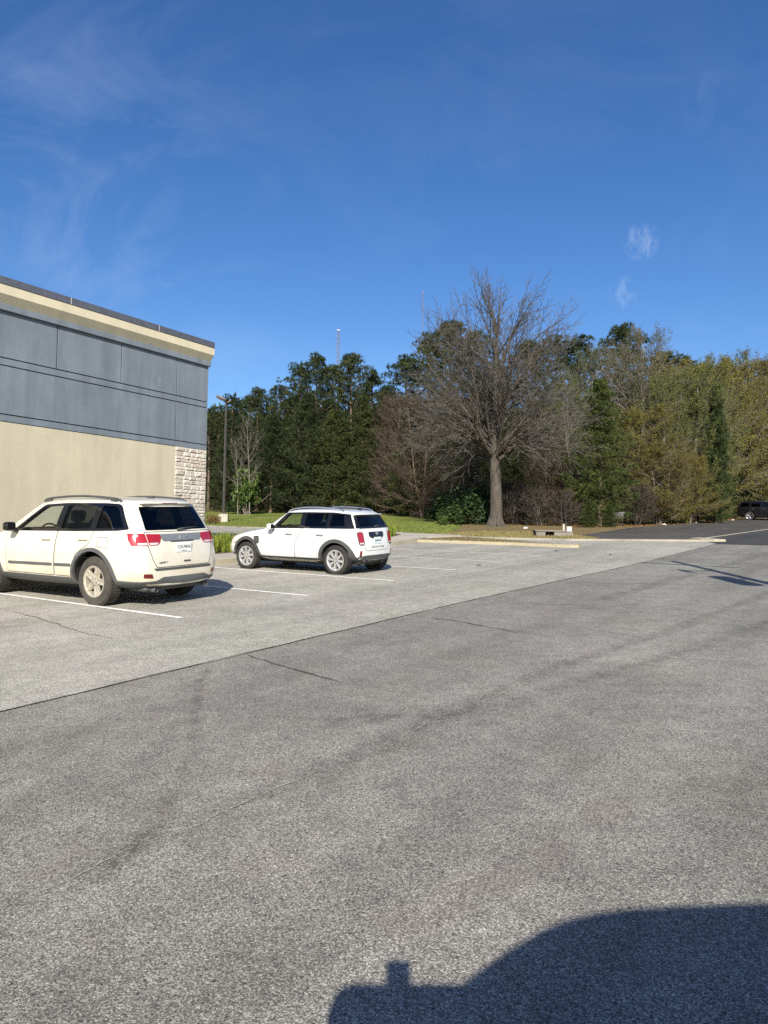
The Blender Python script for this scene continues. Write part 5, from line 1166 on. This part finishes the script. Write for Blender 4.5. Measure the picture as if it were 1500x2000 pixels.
PLANTS = [
    ('pineA', 'pine_tree', -20.9, 84, 12.1, 1.0, 'dark pine showing just past the stone corner of the building'),
    ('pineB', 'pine_tree', -18.24, 84, 13.64, 1.05, 'tall dark pine whose crown rises just right of the brown lamp head'),
    ('pineC', 'pine_tree', -14.79, 82, 14.16, 0.9, 'round-topped dark pine above the pale leafless sapling'),
    ('pineA', 'pine_tree', -12.45, 83, 14.74, 0.95, 'slim pine at the left foot of the twin tall pines'),
    ('pineB', 'pine_tree', -9.82, 80, 16.59, 1.0, 'tall pine on the left shoulder of the twin tall pines'),
    ('pineC', 'pine_tree', -7.76, 79, 17.46, 0.85, 'left one of the twin tall pines, with a pointed top'),
    ('pineA', 'pine_tree', -6.23, 84, 17.3, 0.8, 'pine filling the notch between the twin tall pines'),
    ('pineC', 'pine_tree', -3.92, 79, 17.52, 1.0, 'right one of the twin tall pines, broad-topped, beneath the lattice mast'),
    ('pineB', 'pine_tree', -1.77, 81, 15.95, 1.05, 'pine on the right shoulder of the broad-topped twin pine'),
    ('pineA', 'pine_tree', 0.01, 83, 14.46, 0.95, 'lower pine in the dip right of the twin tall pines'),
    ('pineC', 'pine_tree', 2.22, 77, 16.95, 1.0, 'pine to the left of the big leafless tree, beneath the thin red mast'),
    ('pineB', 'pine_tree', 4.42, 74, 19.08, 1.0, 'dark pine seen through the left limbs of the big leafless tree'),
    ('pineC', 'pine_tree', 6.91, 76, 20.77, 1.05, 'round-crowned tallest pine behind the left limbs of the big leafless tree'),
    ('pineA', 'pine_tree', 9.63, 77, 20.18, 1.0, 'dark pine straight behind the crown of the big leafless tree'),
    ('pineB', 'pine_tree', 12.93, 80, 17.21, 1.0, 'lower pine hidden behind the trunk of the big leafless tree'),
    ('pineC', 'pine_tree', 14.5, 72, 17.93, 0.9, 'pine behind the right limbs of the big leafless tree'),
    ('pineA', 'pine_tree', 16.89, 70, 18.11, 1.0, 'pine just outside the right edge of the big leafless tree'),
    ('pineB', 'pine_tree', 18.63, 68, 17.64, 1.1, 'flat-topped pine between the big leafless tree and the highest right-hand crown'),
    ('pineC', 'pine_tree', 22.82, 68, 18.55, 0.95, 'highest pine on the right, dark behind a pale-limbed budding tree'),
    ('pineA', 'pine_tree', 29.41, 74, 17.33, 1.1, 'dark pine in the gap right of the highest right-hand crown'),
    ('pineB', 'pine_tree', 31.29, 74, 16.79, 1.0, 'small pine top left of the yellow-green budding crowns'),
    ('pineC', 'pine_tree', 47.74, 88, 19.04, 1.3, 'dark pine on the far right skyline above the black SUV'),
    ('pineA', 'pine_tree', 52.74, 90, 18.25, 1.2, 'dark pine just beyond the right edge of the woods'),
    ('pineLow', 'pine_tree', -18.02, 80, 8.73, 1.0, 'low-boughed pine behind the lamp post'),
    ('pineLowB', 'pine_tree', -12.35, 77, 10.75, 1.1, 'low-boughed pine with branches down to the lawn, left of the car roofs'),
    ('pineLow', 'pine_tree', -8.47, 76, 12.88, 1.0, 'dense low-boughed pine in front of the left twin pine'),
    ('pineLowB', 'pine_tree', -5.25, 75, 11.1, 1.15, 'wide low-boughed pine in the middle of the lawn edge'),
    ('pineLow', 'pine_tree', -2.33, 77, 12.75, 1.0, 'dense low-boughed pine in front of the right twin pine'),
    ('pineLowB', 'pine_tree', 0.04, 76, 9.29, 0.9, 'low-boughed pine meeting the brown brush right of the hatchback'),
    ('pineLow', 'pine_tree', 5.5, 70, 11.29, 1.0, 'low-boughed dark pine behind the left twigs of the big leafless tree'),
    ('pineLow', 'pine_tree', 2.63, 68, 10.87, 1.0, 'low-boughed dark pine in front of the red-brown tree at the end of the lawn'),
    ('pineLow', 'pine_tree', 11.99, 64, 10.11, 1.0, 'low-boughed dark pine behind the right twigs of the big leafless tree'),
    ('pineLowB', 'pine_tree', 8.55, 66, 8.2, 1.0, 'low-boughed pine close behind the trunk of the big leafless tree'),
    ('youngPine', 'pine_tree', 15.53, 51, 10.57, 1.0, 'bright-green young pine with boughs to the ground at the bend of the verge'),
    ('cedar', 'cedar_tree', 27.17, 58, 11.39, 0.62, 'narrow dark cedar tapering up among the yellow-green crowns'),
    ('pineLow', 'pine_tree', 24.8, 66, 8.96, 0.9, 'dark low-boughed pine half hidden behind the budding trees on the right'),
    ('cedar', 'cedar_tree', 37.25, 76, 8.98, 0.8, 'squat dark cedar left of the black SUV'),
    ('budB', 'budding_tree', 21.14, 60, 16.3, 0.85, 'pale-limbed tree with thin grey-green buds in front of the highest right-hand pine'),
    ('budA', 'budding_tree', 15.61, 61, 12.32, 0.8, 'yellowish budding tree beside the bright-green young pine'),
    ('budA', 'budding_tree', 22.97, 58, 12.11, 0.9, 'yellow-green budding tree in the middle of the right-hand woods'),
    ('budC', 'budding_tree', 25.8, 60, 13.05, 0.85, 'broad yellow-green budding tree left of the narrow cedar'),
    ('budA', 'budding_tree', 32.14, 70, 15.83, 0.9, 'budding tree with a hazy ochre top behind the narrow cedar'),
    ('budA', 'budding_tree', 39.04, 78, 17.86, 1.0, 'round ochre-topped budding tree right of the narrow cedar'),
    ('budC', 'budding_tree', 43.89, 82, 16.05, 0.8, 'yellow budding tree above the black SUV at the right edge'),
    ('budB', 'budding_tree', 20.48, 66, 16.2, 0.9, 'grey-green budding tree between the flat-topped pine and the highest crown'),
    ('budC', 'budding_tree', 21.07, 54, 6.25, 1.2, 'low spreading budding tree behind the edge of the side lot'),
    ('budC', 'budding_tree', 24.72, 57, 5.48, 1.2, 'low budding tree leaning over the side lot, left of the narrow cedar'),
    ('budB', 'budding_tree', 49.46, 86, 14.99, 1.0, 'grey budding tree past the black SUV'),
    ('budA', 'budding_tree', 14.06, 60, 9.59, 0.9, 'thin budding tree between the big leafless tree and the young pine'),
    ('budA', 'budding_tree', 25.15, 68, 16.16, 1.0, 'hazy budding tree just right of the pale-limbed tree'),
    ('budA', 'budding_tree', 28.6, 68, 15.06, 1.05, 'yellow-green budding tree with its rounded top on the skyline above the side lot'),
    ('budC', 'budding_tree', 36.54, 76, 16.65, 0.9, 'rounded yellow-green tree between the narrow cedar and the ochre-topped tree'),
    ('budB', 'budding_tree', 18.56, 64, 15.29, 1.0, 'grey-green budding tree directly behind the bright-green young pine'),
    ('budC', 'budding_tree', 19.84, 57, 9.21, 1.1, 'low olive budding tree right of the bright-green young pine'),
    ('budC', 'budding_tree', 41.36, 80, 8.79, 1.1, 'low yellow budding tree directly behind the black SUV'),
    ('redA', 'brush_tree', 1.63, 72, 12.65, 0.85, 'red-brown bare tree at the right end of the lawn'),
    ('redA', 'brush_tree', 3.65, 66, 11.63, 0.9, 'red-brown bare tree beneath the left limbs of the big leafless tree'),
    ('redA', 'brush_tree', 12.95, 57, 7.11, 1.1, 'red-brown brush tree right of the big leafless trunk'),
    ('redA', 'brush_tree', 14.56, 56, 5.8, 1.0, 'red-brown brush tree left of the bright-green young pine'),
    ('redA', 'brush_tree', 6.25, 60, 7.35, 0.9, 'red-brown brush tree just left of the big leafless trunk'),
    ('redA', 'brush_tree', 25.54, 62, 9.88, 0.9, 'red-brown bare tree among the yellow-green crowns'),
    ('bareS', 'bare_sapling', -13.69, 72, 10.63, 0.55, 'pale leafless sapling with a straight white stem'),
    ('bareS', 'bare_sapling', -14.86, 72, 8.11, 0.7, 'leaning pale leafless sapling right of the lamp post'),
    ('bareS', 'bare_sapling', 14.34, 54, 9.98, 0.9, 'pale leafless tree with bent white limbs left of the young pine'),
    ('brightShrub', 'leafy_shrub', -14.19, 73, 5.27, 0.8, 'tall bright-green shrub beneath the pale saplings'),
    ('shrub', 'leafy_shrub', -14.99, 74, 1.55, 1.6, 'dark broad-leaved shrub beneath the bright-green shrub'),
    ('shrub', 'leafy_shrub', 4.96, 52, 1.5, 1.3, 'glossy green shrub at the left of the big leafless trunk'),
    ('shrub', 'leafy_shrub', 4.2, 57, 1.44, 1.2, 'low dark shrub where the lawn runs out behind the glossy green one'),
    ('shrub', 'leafy_shrub', 6.26, 56, 3.11, 1.3, 'tall dark evergreen shrub behind the two shrubs left of the big leafless trunk'),
    ('shrub', 'leafy_shrub', 6.7, 53, 2.28, 1.1, 'dark green shrub touching the left side of the big leafless trunk'),
    ('brightShrub', 'leafy_shrub', 4.26, 50, 0.87, 1.2, 'small bright shrub where the lawn meets the leaf litter'),
    ('youngPine', 'pine_seedling', 13.73, 47.5, 1.55, 1.7, 'small bushy pine seedling in front of the young pine'),
    ('youngPine', 'pine_seedling', 15.26, 48, 1.55, 1.6, 'small bushy pine seedling beside the shopping cart'),
    ('rustShrub', 'rust_bush', -12.63, 52.5, 0.75, 1.0, 'round rust-brown bush beside the lamp footing'),
    ('twigShrub', 'twig_bush', 9.94, 54, 2.89, 1.3, 'leafless twig bush right of the big leafless trunk'),
    ('twigShrub', 'twig_bush', 11.13, 51, 2.46, 1.4, 'leafless twig bush behind the low concrete drain'),
    ('twigShrub', 'twig_bush', 12.64, 50, 2.26, 1.4, 'leafless twig bush left of the pine seedlings'),
    ('twigShrub', 'twig_bush', 18.6, 52, 2.49, 1.4, 'leafless twig bush right of the shopping cart'),
    ('budShrub', 'twig_bush', 20.68, 54, 2.33, 1.4, 'yellow-budded bush at the near edge of the side lot'),
    ('budShrub', 'twig_bush', 23.69, 57, 2.37, 1.4, 'yellow-budded bush half way along the side lot'),
    ('twigShrub', 'twig_bush', 26.67, 60, 2.41, 1.4, 'leafless twig bush beneath the narrow cedar'),
    ('budShrub', 'twig_bush', 31.25, 66, 2.26, 1.0, 'yellow-budded bush just left of the black SUV'),
    ('twigShrub', 'twig_bush', 1.09, 77, 2.68, 1.5, 'leafless brown bush at the back of the lawn behind the hatchback'),
    ('twigShrub', 'twig_bush', 3.19, 74, 2.51, 1.5, 'leafless brown bush at the right back corner of the lawn'),
    ('twigShrub', 'twig_bush', 4.28, 66, 2.53, 1.5, 'leafless brown bush between lawn and big leafless tree'),
    ('budShrub', 'twig_bush', -0.3, 79, 1.52, 1.4, 'low yellow-budded bush along the back of the lawn'),
]
CATS = {'pine_tree': 'tree', 'cedar_tree': 'tree', 'budding_tree': 'tree', 'brush_tree': 'tree', 'bare_sapling': 'tree', 'leafy_shrub': 'shrub', 'pine_seedling': 'young tree', 'rust_bush': 'bush', 'twig_bush': 'bush'}
GROUPS = {'pine_tree': 'pines of the woods', 'cedar_tree': 'cedars of the woods', 'budding_tree': 'budding trees of the woods', 'brush_tree': 'red-brown trees of the woods', 'bare_sapling': 'pale leafless saplings', 'leafy_shrub': 'leafy shrubs at the wood edge', 'pine_seedling': 'pine seedlings', 'twig_bush': 'twig bushes at the wood edge'}
HH = {'shrub': 2.0, 'brightShrub': 2.0, 'rustShrub': 1.0, 'twigShrub': 4.0, 'budShrub': 4.0}
rp = random.Random(5)
for kind, name, x, y, h, ws, label in PLANTS:
    plant(kind, name, x, y, h, ws, rp.uniform(0, 6.28), label, CATS[name], GROUPS.get(name), HH.get(kind, 20.0))

# the far wood behind the rows: one mass of foliage and stems no one could count
r = random.Random(9); mb = MB(); tr = MB()
for k in range(290):
    x = r.uniform(-62, 90); y = r.uniform(88, 110) if x < 22 else r.uniform(80, 108); g = zg(x, y); h = r.uniform(11.5, 15.5) * (1.0 if x > -20 else .86)
    tr.tube([(x, y, g - .3), (x + r.uniform(-.3, .3), y, g + h)], [.2, .05], 5)
    for j in range(190):
        f = r.uniform(.0, 1) ** 1.1; w = (1.2 + 2.2 * math.sin(math.pi * min(1, .15 + f * .8))); a = r.uniform(0, 6.28); q = Vector((x + math.cos(a) * w * r.uniform(.2, 1), y + math.sin(a) * w * r.uniform(.2, 1), g + f * h))
        tuft(mb, q, rvec(r), r, 7, .95, .26, 1.0)
o = mb.build('distant_woods', M_needle); tag(o, 'dark mass of distant pine woods seen through gaps between the trees', 'woods', kind='stuff')
o2 = tr.build('distant_stems', M_bark); tag(o2, 'dim stems of the distant pine woods', 'woods', kind='stuff')
# undergrowth at the foot of the woods
mb = MB()
EDGE = [(-45, 84), (-30, 80), (-18, 78.5), (-5, 80), (2, 78), (5, 66), (6.5, 54), (9, 53), (12, 52.5), (15, 51.5), (18.5, 52.5), (22, 56), (26, 61), (31, 68), (35, 73), (42, 76), (60, 82)]
for a, b in zip(EDGE[:-1], EDGE[1:]):
    L = math.hypot(b[0] - a[0], b[1] - a[1])
    for k in range(int(L * 26)):
        t = r.random(); dep = r.uniform(0, 7) ** 1.0; x = a[0] + (b[0] - a[0]) * t; y = a[1] + (b[1] - a[1]) * t + dep; g = zg(x, y); hgt = r.uniform(.3, 1.6) * (0.5 + .5 * min(1, dep / 2)); d = Vector((r.uniform(-.5, .5), r.uniform(-.5, .5), 1))
        mb.tube(curve_pts(Vector((x, y, g - .05)), d, hgt, 3, r, .25), [.014, .011, .008, .006], 3, r.randint(0, 1), cap=False)
        for j in range(r.randint(3, 9)):
            leafq(mb, Vector((x, y, g)) + Vector((r.uniform(-.35, .35), r.uniform(-.35, .35), hgt * r.uniform(.2, 1.05))), r, r.uniform(.05, .11)); mb.m[-1] = r.choice([2, 2, 3, 4])
tag(mb.build('undergrowth', [M_twig, M_twigr, M_leaf, M_bud, M_rust]), 'tangled undergrowth of stems and leaves along the foot of the woods', 'undergrowth', kind='stuff')
# grass tufts in the planting bed, rough grass on lawn edge and verge
def blades(name, n, area, hmin, hmax, mat, label, w=.012, dz=0.0, seed=1, clump=0):
    r = random.Random(seed); mb = MB(); c = 0; centers = []
    xs = [q[0] for q in area]; ys = [q[1] for q in area]
    while c < n:
        s, t = r.uniform(min(xs), max(xs)), r.uniform(min(ys), max(ys))
        if not pip(s, t, area): continue
        k = r.randint(14, 26) if clump else 1; p = P(s, t, dz); hh = r.uniform(hmin, hmax)
        for j in range(k):
            a = r.uniform(0, 6.28); d = Vector((math.cos(a), math.sin(a), 0)); sp = r.uniform(.02, .22) if clump else .02; h = hh * r.uniform(.6, 1.05); sd = Vector((-d.y, d.x, 0)) * w; b = len(mb.v)
            q = p + d * (.03 if clump else 0); m1 = q + d * sp * .45 + Vector((0, 0, h * .62)); e = q + d * sp * 1.25 + Vector((0, 0, h))
            mb.v += [tuple(q - sd * .8), tuple(q + sd * .8), tuple(m1 + sd * .7), tuple(m1 - sd * .7), tuple(e)]; mb.f += [(b, b + 1, b + 2, b + 3), (b + 3, b + 2, b + 4)]; mb.m += [0, 0]; c += 1
    return tag(mb.build(name, mat), label, 'grass', kind='stuff')
M_liri = leafmat('bed_grass', [(0, (.060, .100, .014)), (.5, (.105, .155, .022)), (.85, (.165, .205, .036)), (1, (.23, .22, .06))])
M_lawnb = leafmat('lawn_blades', [(0, (.10, .14, .022)), (.5, (.145, .18, .036)), (1, (.24, .22, .08))])
M_dry = leafmat('dry_blades', [(0, (.10, .105, .038)), (.5, (.165, .15, .070)), (1, (.23, .195, .105))])
blades('bed_grass', 15000, [(13.5, 15.35), (17, 15.75), (26.3, 17.0), (28.6, 18.4), (25, 18.8), (17.1, 18.5), (13.5, 18.5)], .32, .58, M_liri, 'tufts of long bright grass in the planting bed behind the walkway', .012, .14, 3, 1)
blades('bed_grass', 7000, [(-6, 15.3), (13.5, 15.35), (13.5, 18.5), (-6, 18.5)], .32, .55, M_liri, 'tufts of long bright grass in the bed between walkway and store', .013, .14, 4, 1)
blades('lawn_blades', 30000, [(32.8, 36), (32.4, 29.5), (31.0, 20.6), (34.4, 18.6), (41, 21.8), (48, 25.5), (52, 34), (44, 45)], .05, .13, M_lawnb, 'short mown grass of the lawn', .02, .01, 5)
blades('verge_blades', 9000, [(29.9, 12.5), (30.5, 10.4), (31.6, 9.5), (35, 11.8), (36.8, 13.5), (35.8, 17.4), (30.5, 18.2)], .06, .16, M_dry, 'dry thin grass on the verge before the woods', .014, .01, 6)
blades('island_weeds', 900, [(25.6, 14.6), (25.9, 11), (26.5, 10.8), (27.8, 13), (28, 14.6), (26.5, 15.2)], .03, .09, M_dry, 'sparse dry weeds on the parking island', .01, .10, 7)
# scattered dead leaves and grit
r = random.Random(31); mb = MB()
for k in range(2600):
    i = r.randint(4, len(EDGE) - 3); t = r.random(); a, b = EDGE[i], EDGE[i + 1]; x = a[0] + (b[0] - a[0]) * t + r.uniform(-.6, .6); y = a[1] + (b[1] - a[1]) * t - abs(r.gauss(0, 2.2)) + .6
    leafq(mb, Vector((x, y, zg(x, y) + .035)), r, r.uniform(.03, .075), .75)
tag(mb.build('fallen_leaves', M_rust), 'fallen brown leaves along the wood edge', 'leaves', kind='stuff')
for i, (s, t) in enumerate([(16.6, 8.1), (22.4, 6.4), (23.1, 8.4)]):
    p = P(s, t, .03); mb = MB(); mb.rbox((-.05, -.03, -.012), (.05, .04, .018), .012, 0, Matrix.Rotation(i, 4, 'Z'))
    o = mb.build('asphalt_crumb', M_tar); o.location = p; tag(o, ['dark crumb on the light paving nearest the hatchback', 'dark crumb near the paving joint', 'dark crumb before the yellow island kerb'][i], 'debris', 'dark crumbs on the light paving')

# ================================================================== SITE FURNITURE
M_brown = simple('brown_enamel', (.05, .035, .028), .5, .2, var=.15)
M_pole = simple('weathered_bronze_pole', (.085, .077, .070), .55, .3, var=.2)
M_lens = simple('lamp_lens', (.30, .27, .24), .2, spec=.7)
lx, ly = -12.45, 55.0; lz = zg(lx, ly)
e = empty('street_lamp', (lx, ly, lz), R(6)); tag(e, 'tall brown shoebox lamp on a slim square pole beside the store corner', 'street lamp')
mb = MB(); mb.rbox((-.36, -.36, -.2), (.36, .36, .62), .03, 0); mb.build('footing', M_walk, e)
mb = MB(); mb.tube([(0, 0, .62), (0, 0, 9.55)], [.105, .07], 4); mb.rbox((-.16, -.16, .62), (.16, .16, .70), .01, 0); mb.build('pole', M_pole, e)
mb = MB(); Mx = Matrix.Translation((-.30, 0, 9.62)) @ Matrix.Rotation(R(24), 4, 'Y'); mb.rbox((-.46, -.25, -.10), (.36, .25, .11), .04, 0, Mx); mb.tube([(0, 0, 9.4), (-.05, 0, 9.62)], .09, 8)
hd_ = mb.build('lamp_head', M_brown, e, smooth=True, sharp=40)
mb = MB(); mb.rbox((-.40, -.20, -.12), (.22, .20, -.095), .008, 0, Mx); mb.build('lamp_lens', M_lens, hd_)
mb = MB(); Mx2 = Matrix.Translation((.24, .05, 9.42)) @ Matrix.Rotation(R(-30), 4, 'Y'); mb.rbox((-.22, -.12, -.06), (.16, .12, .06), .02, 0, Mx2); mb.build('side_lamp', M_brown, e, smooth=True, sharp=40)
# lattice masts far behind the woods
def mast(name, x, y, top, w, seg, mats, label):
    z0 = zg(x, y); e = empty(name, (x, y, z0)); tag(e, label, 'radio mast', None); mb = MB(); rw = w * .055
    cs = [(w * .5, -w * .3), (-w * .5, -w * .3), (0, w * .55)]
    for a in cs: mb.tube([(a[0], a[1], 0), (a[0], a[1], top)], rw, 5)
    n = int(top / seg)
    for k in range(n):
        for i in range(3):
            a, b = cs[i], cs[(i + 1) % 3]; z = k * seg; mb.tube([(a[0], a[1], z), (b[0], b[1], z + seg)], rw * .6, 4, cap=False); mb.tube([(b[0], b[1], z + seg), (a[0], a[1], z + seg)], rw * .6, 4, cap=False)
    mb.build('lattice', mats[0], e); a = MB(); a.tube([(0, 0, top), (0, 0, top + w * 1.5)], rw * .9, 5); a.rbox((-w * .5, -w * .2, top - .1), (w * .5, w * .2, top + w * .25), .02, 0); a.build('antenna', mats[1], e); return e
M_mast = simple('mast_steel', (.20, .215, .24), .5, .4); M_mred = simple('mast_red', (.22, .15, .15), .6, .2)
mast('lattice_mast', -17.9, 260, 71.0, 1.2, 1.7, (M_mast, M_mast), 'grey lattice radio mast rising behind the twin tall pines')
mast('thin_mast', 15.2, 300, 100.5, .50, 1.1, (M_mred, M_mred), 'thin reddish radio mast at the left edge of the big leafless tree')
# low concrete drain with post and a white box on the verge
dx, dy = 8.05, 34.3; e = empty('storm_drain', (dx, dy, zg(dx, dy)), R(-2)); tag(e, 'low grey concrete storm drain with a dark slot, on the verge', 'drain')
M_oldc = concrete('old_concrete', (.20, .185, .155), .4)
mb = MB(); mb.rbox((-.80, -.45, .24), (.72, .5, .31), .02, 0); mb.build('lid', M_oldc, e)
mb = MB(); mb.box((-.74, -.40, -.1), (-.30, .45, .24), 0); mb.box((.12, -.40, -.1), (.68, .45, .24), 0); mb.box((-.30, -.1, -.1), (.12, .45, .24), 0); mb.build('wall', M_oldc, e)
mb = MB(); mb.box((-.29, -.12, -.05), (.11, -.105, .235), 0); mb.build('slot', M_cavity, e)
px_, py_ = 8.62, 34.0; e = empty('marker_post', (px_, py_, zg(px_, py_)), R(4)); tag(e, 'weathered square wooden post standing by the storm drain', 'post')
mb = MB(); mb.rbox((-.05, -.05, -.2), (.05, .05, .62), .008, 0); mb.build('post', simple('weathered_wood', (.40, .35, .28), .9, var=.25, scale=9), e)
mb = MB(); mb.rbox((-.052, -.052, .60), (.052, .052, .64), .01, 0); mb.build('cap', M_oldc, e)
px_, py_ = 8.88, 34.0; o = MB(); o.rbox((-.11, -.08, .0), (.11, .08, .20), .02, 0); o.rbox((-.12, -.09, .19), (.12, .09, .215), .008, 0); o = o.build('white_box', simple('white_plastic', (.78, .76, .71), .5), None, True, 40); o.location = (px_, py_, zg(px_, py_) + .28); tag(o, 'small white lidded box lying on the storm drain beside the post', 'box')
mb = MB(); mb.box((-.16, -.14, 0), (.16, .2, .285)); o2 = mb.build('block', M_oldc); o2.location = (px_, py_, zg(px_, py_)); tag(o2, 'short concrete block under the small white box', 'block')
# abandoned shopping cart at the wood edge
cx_, cy_ = 16.45, 50.2; e = empty('shopping_cart', (cx_, cy_, zg(cx_, cy_)), R(200)); tag(e, 'abandoned grey wire shopping cart at the edge of the woods', 'shopping cart')
M_wire = simple('cart_wire', (.34, .34, .33), .4, .6)
mb = MB()
def bk(u, v, w):   # basket corner tapering to the nose
    return Vector((-.42 + .86 * u, (-.27 + .54 * v) * (1 - .18 * u), .52 + .05 * u + (.42 - .06 * u) * w))
for k in range(15):
    u = k / 14
    for v in (0, 1): mb.tube([bk(u, v, 0), bk(u, v, 1)], .006, 4)
    mb.tube([bk(u, 0, 0), bk(u, 1, 0)], .006, 4)
for k in range(9):
    for u in (0, 1): mb.tube([bk(u, k / 8, 0), bk(u, k / 8, 1)], .006, 4)
for w in (0, .33, .66, 1):
    q = [bk(0, 0, w), bk(1, 0, w), bk(1, 1, w), bk(0, 1, w), bk(0, 0, w)]; mb.tube(q, .010, 5)
mb.build('basket', M_wire, e)
mb = MB()
for y in (-.24, .24): mb.tube([(-.52, y, .98), (-.42, y, .92), (-.36, y, .30), (-.40, y, .14), (.42, y * .8, .16), (.36, y * .8, .52)], .016, 6)
mb.tube([(-.36, -.24, .3), (-.36, .24, .3)], .012, 5); mb.build('frame', M_wire, e)
mb = MB(); mb.tube([(-.52, -.27, .98), (-.52, .27, .98)], .022, 8); mb.build('handle', simple('cart_handle', (.50, .51, .52), .5), e)
for x, y in ((-.38, .24), (-.38, -.24), (.40, .19), (.40, -.19)):
    mb = MB(); mb.lathe([(-.018, .02), (-.018, .06), (.018, .06), (.018, .02)], 16, 0, 'Y', (x, y, .062)); mb.tube([(x, y - .0, .06), (x, y, .16)], .012, 5); mb.build('caster', M_tyre, e)
# litter by the woods
for i, (x, y, lab) in enumerate([(20.8, 52.6, 'white scrap of litter at the back edge of the side lot'), (25.6, 58.2, 'pale scrap of litter half way along the side lot'), (33.2, 67.4, 'white scrap of litter just before the black SUV'), (8.9, 44.6, 'white scrap of paper on the leaf litter below the big leafless tree'), (10.9, 55.0, 'pale stump-like rock at the foot of the woods')]):
    mb = MB(); rr = random.Random(i + 40); bm = bmesh.new(); bmesh.ops.create_icosphere(bm, subdivisions=2, radius=.16 if i < 4 else .34)
    for v in bm.verts: v.co *= rr.uniform(.6, 1.2); v.co.z *= (.45 if i < 4 else 1.5)
    bm.verts.index_update(); mb.add([v.co.copy() for v in bm.verts], [[v.index for v in f.verts] for f in bm.faces]); bm.free()
    o = mb.build('litter' if i < 4 else 'rock', simple('litter_white', (.68, .66, .60), .8) if i < 4 else M_oldc); o.location = (x, y, zg(x, y) + .05); tag(o, lab, 'litter' if i < 4 else 'rock', 'litter along the woods' if i < 4 else None)

# utility pole on the near verge, out of frame on the right: its shadow crosses the lane
ux, uy = 7.45, 7.1; e = empty('utility_pole', (ux, uy, zg(ux, uy)), 0); tag(e, 'wooden utility pole with crossarm and transformer whose shadow crosses the lane', 'utility pole')
mb = MB(); mb.tube([(0, 0, -.3), (.35, 0, 8.4)], [.15, .095], 10); mb.build('pole', M_bark, e)
mb = MB(); a = Vector((.33, 0, 7.55)); dv = Vector((.77, -.64, 0)); mb.tube([a - dv * 1.3, a + dv * 1.25], .05, 6); mb.build('crossarm', M_bark, e)
mb = MB(); mb.lathe([(-.5, .001), (-.5, .24), (.45, .24), (.5, .18), (.52, .001)], 18, 0, 'Z', (-.25, 0, 5.15)); mb.tube([(-.2, 0, 5.3), (.25, 0, 5.3)], .05, 6); mb.build('transformer', M_pole, e)
mb = MB(); mb.lathe([(-.2, .001), (-.2, .09), (.2, .09), (.22, .001)], 12, 0, 'Z', (-.45, 0, 6.5)); mb.tube([(-.45, 0, 6.55), (.3, 0, 6.55)], .03, 6); mb.build('cutout_switch', M_pole, e)
mb = MB(); mb.rbox((.1, -.3, 4.2), (.9, .3, 4.9), .05, 0); mb.build('junction_box', M_pole, e)
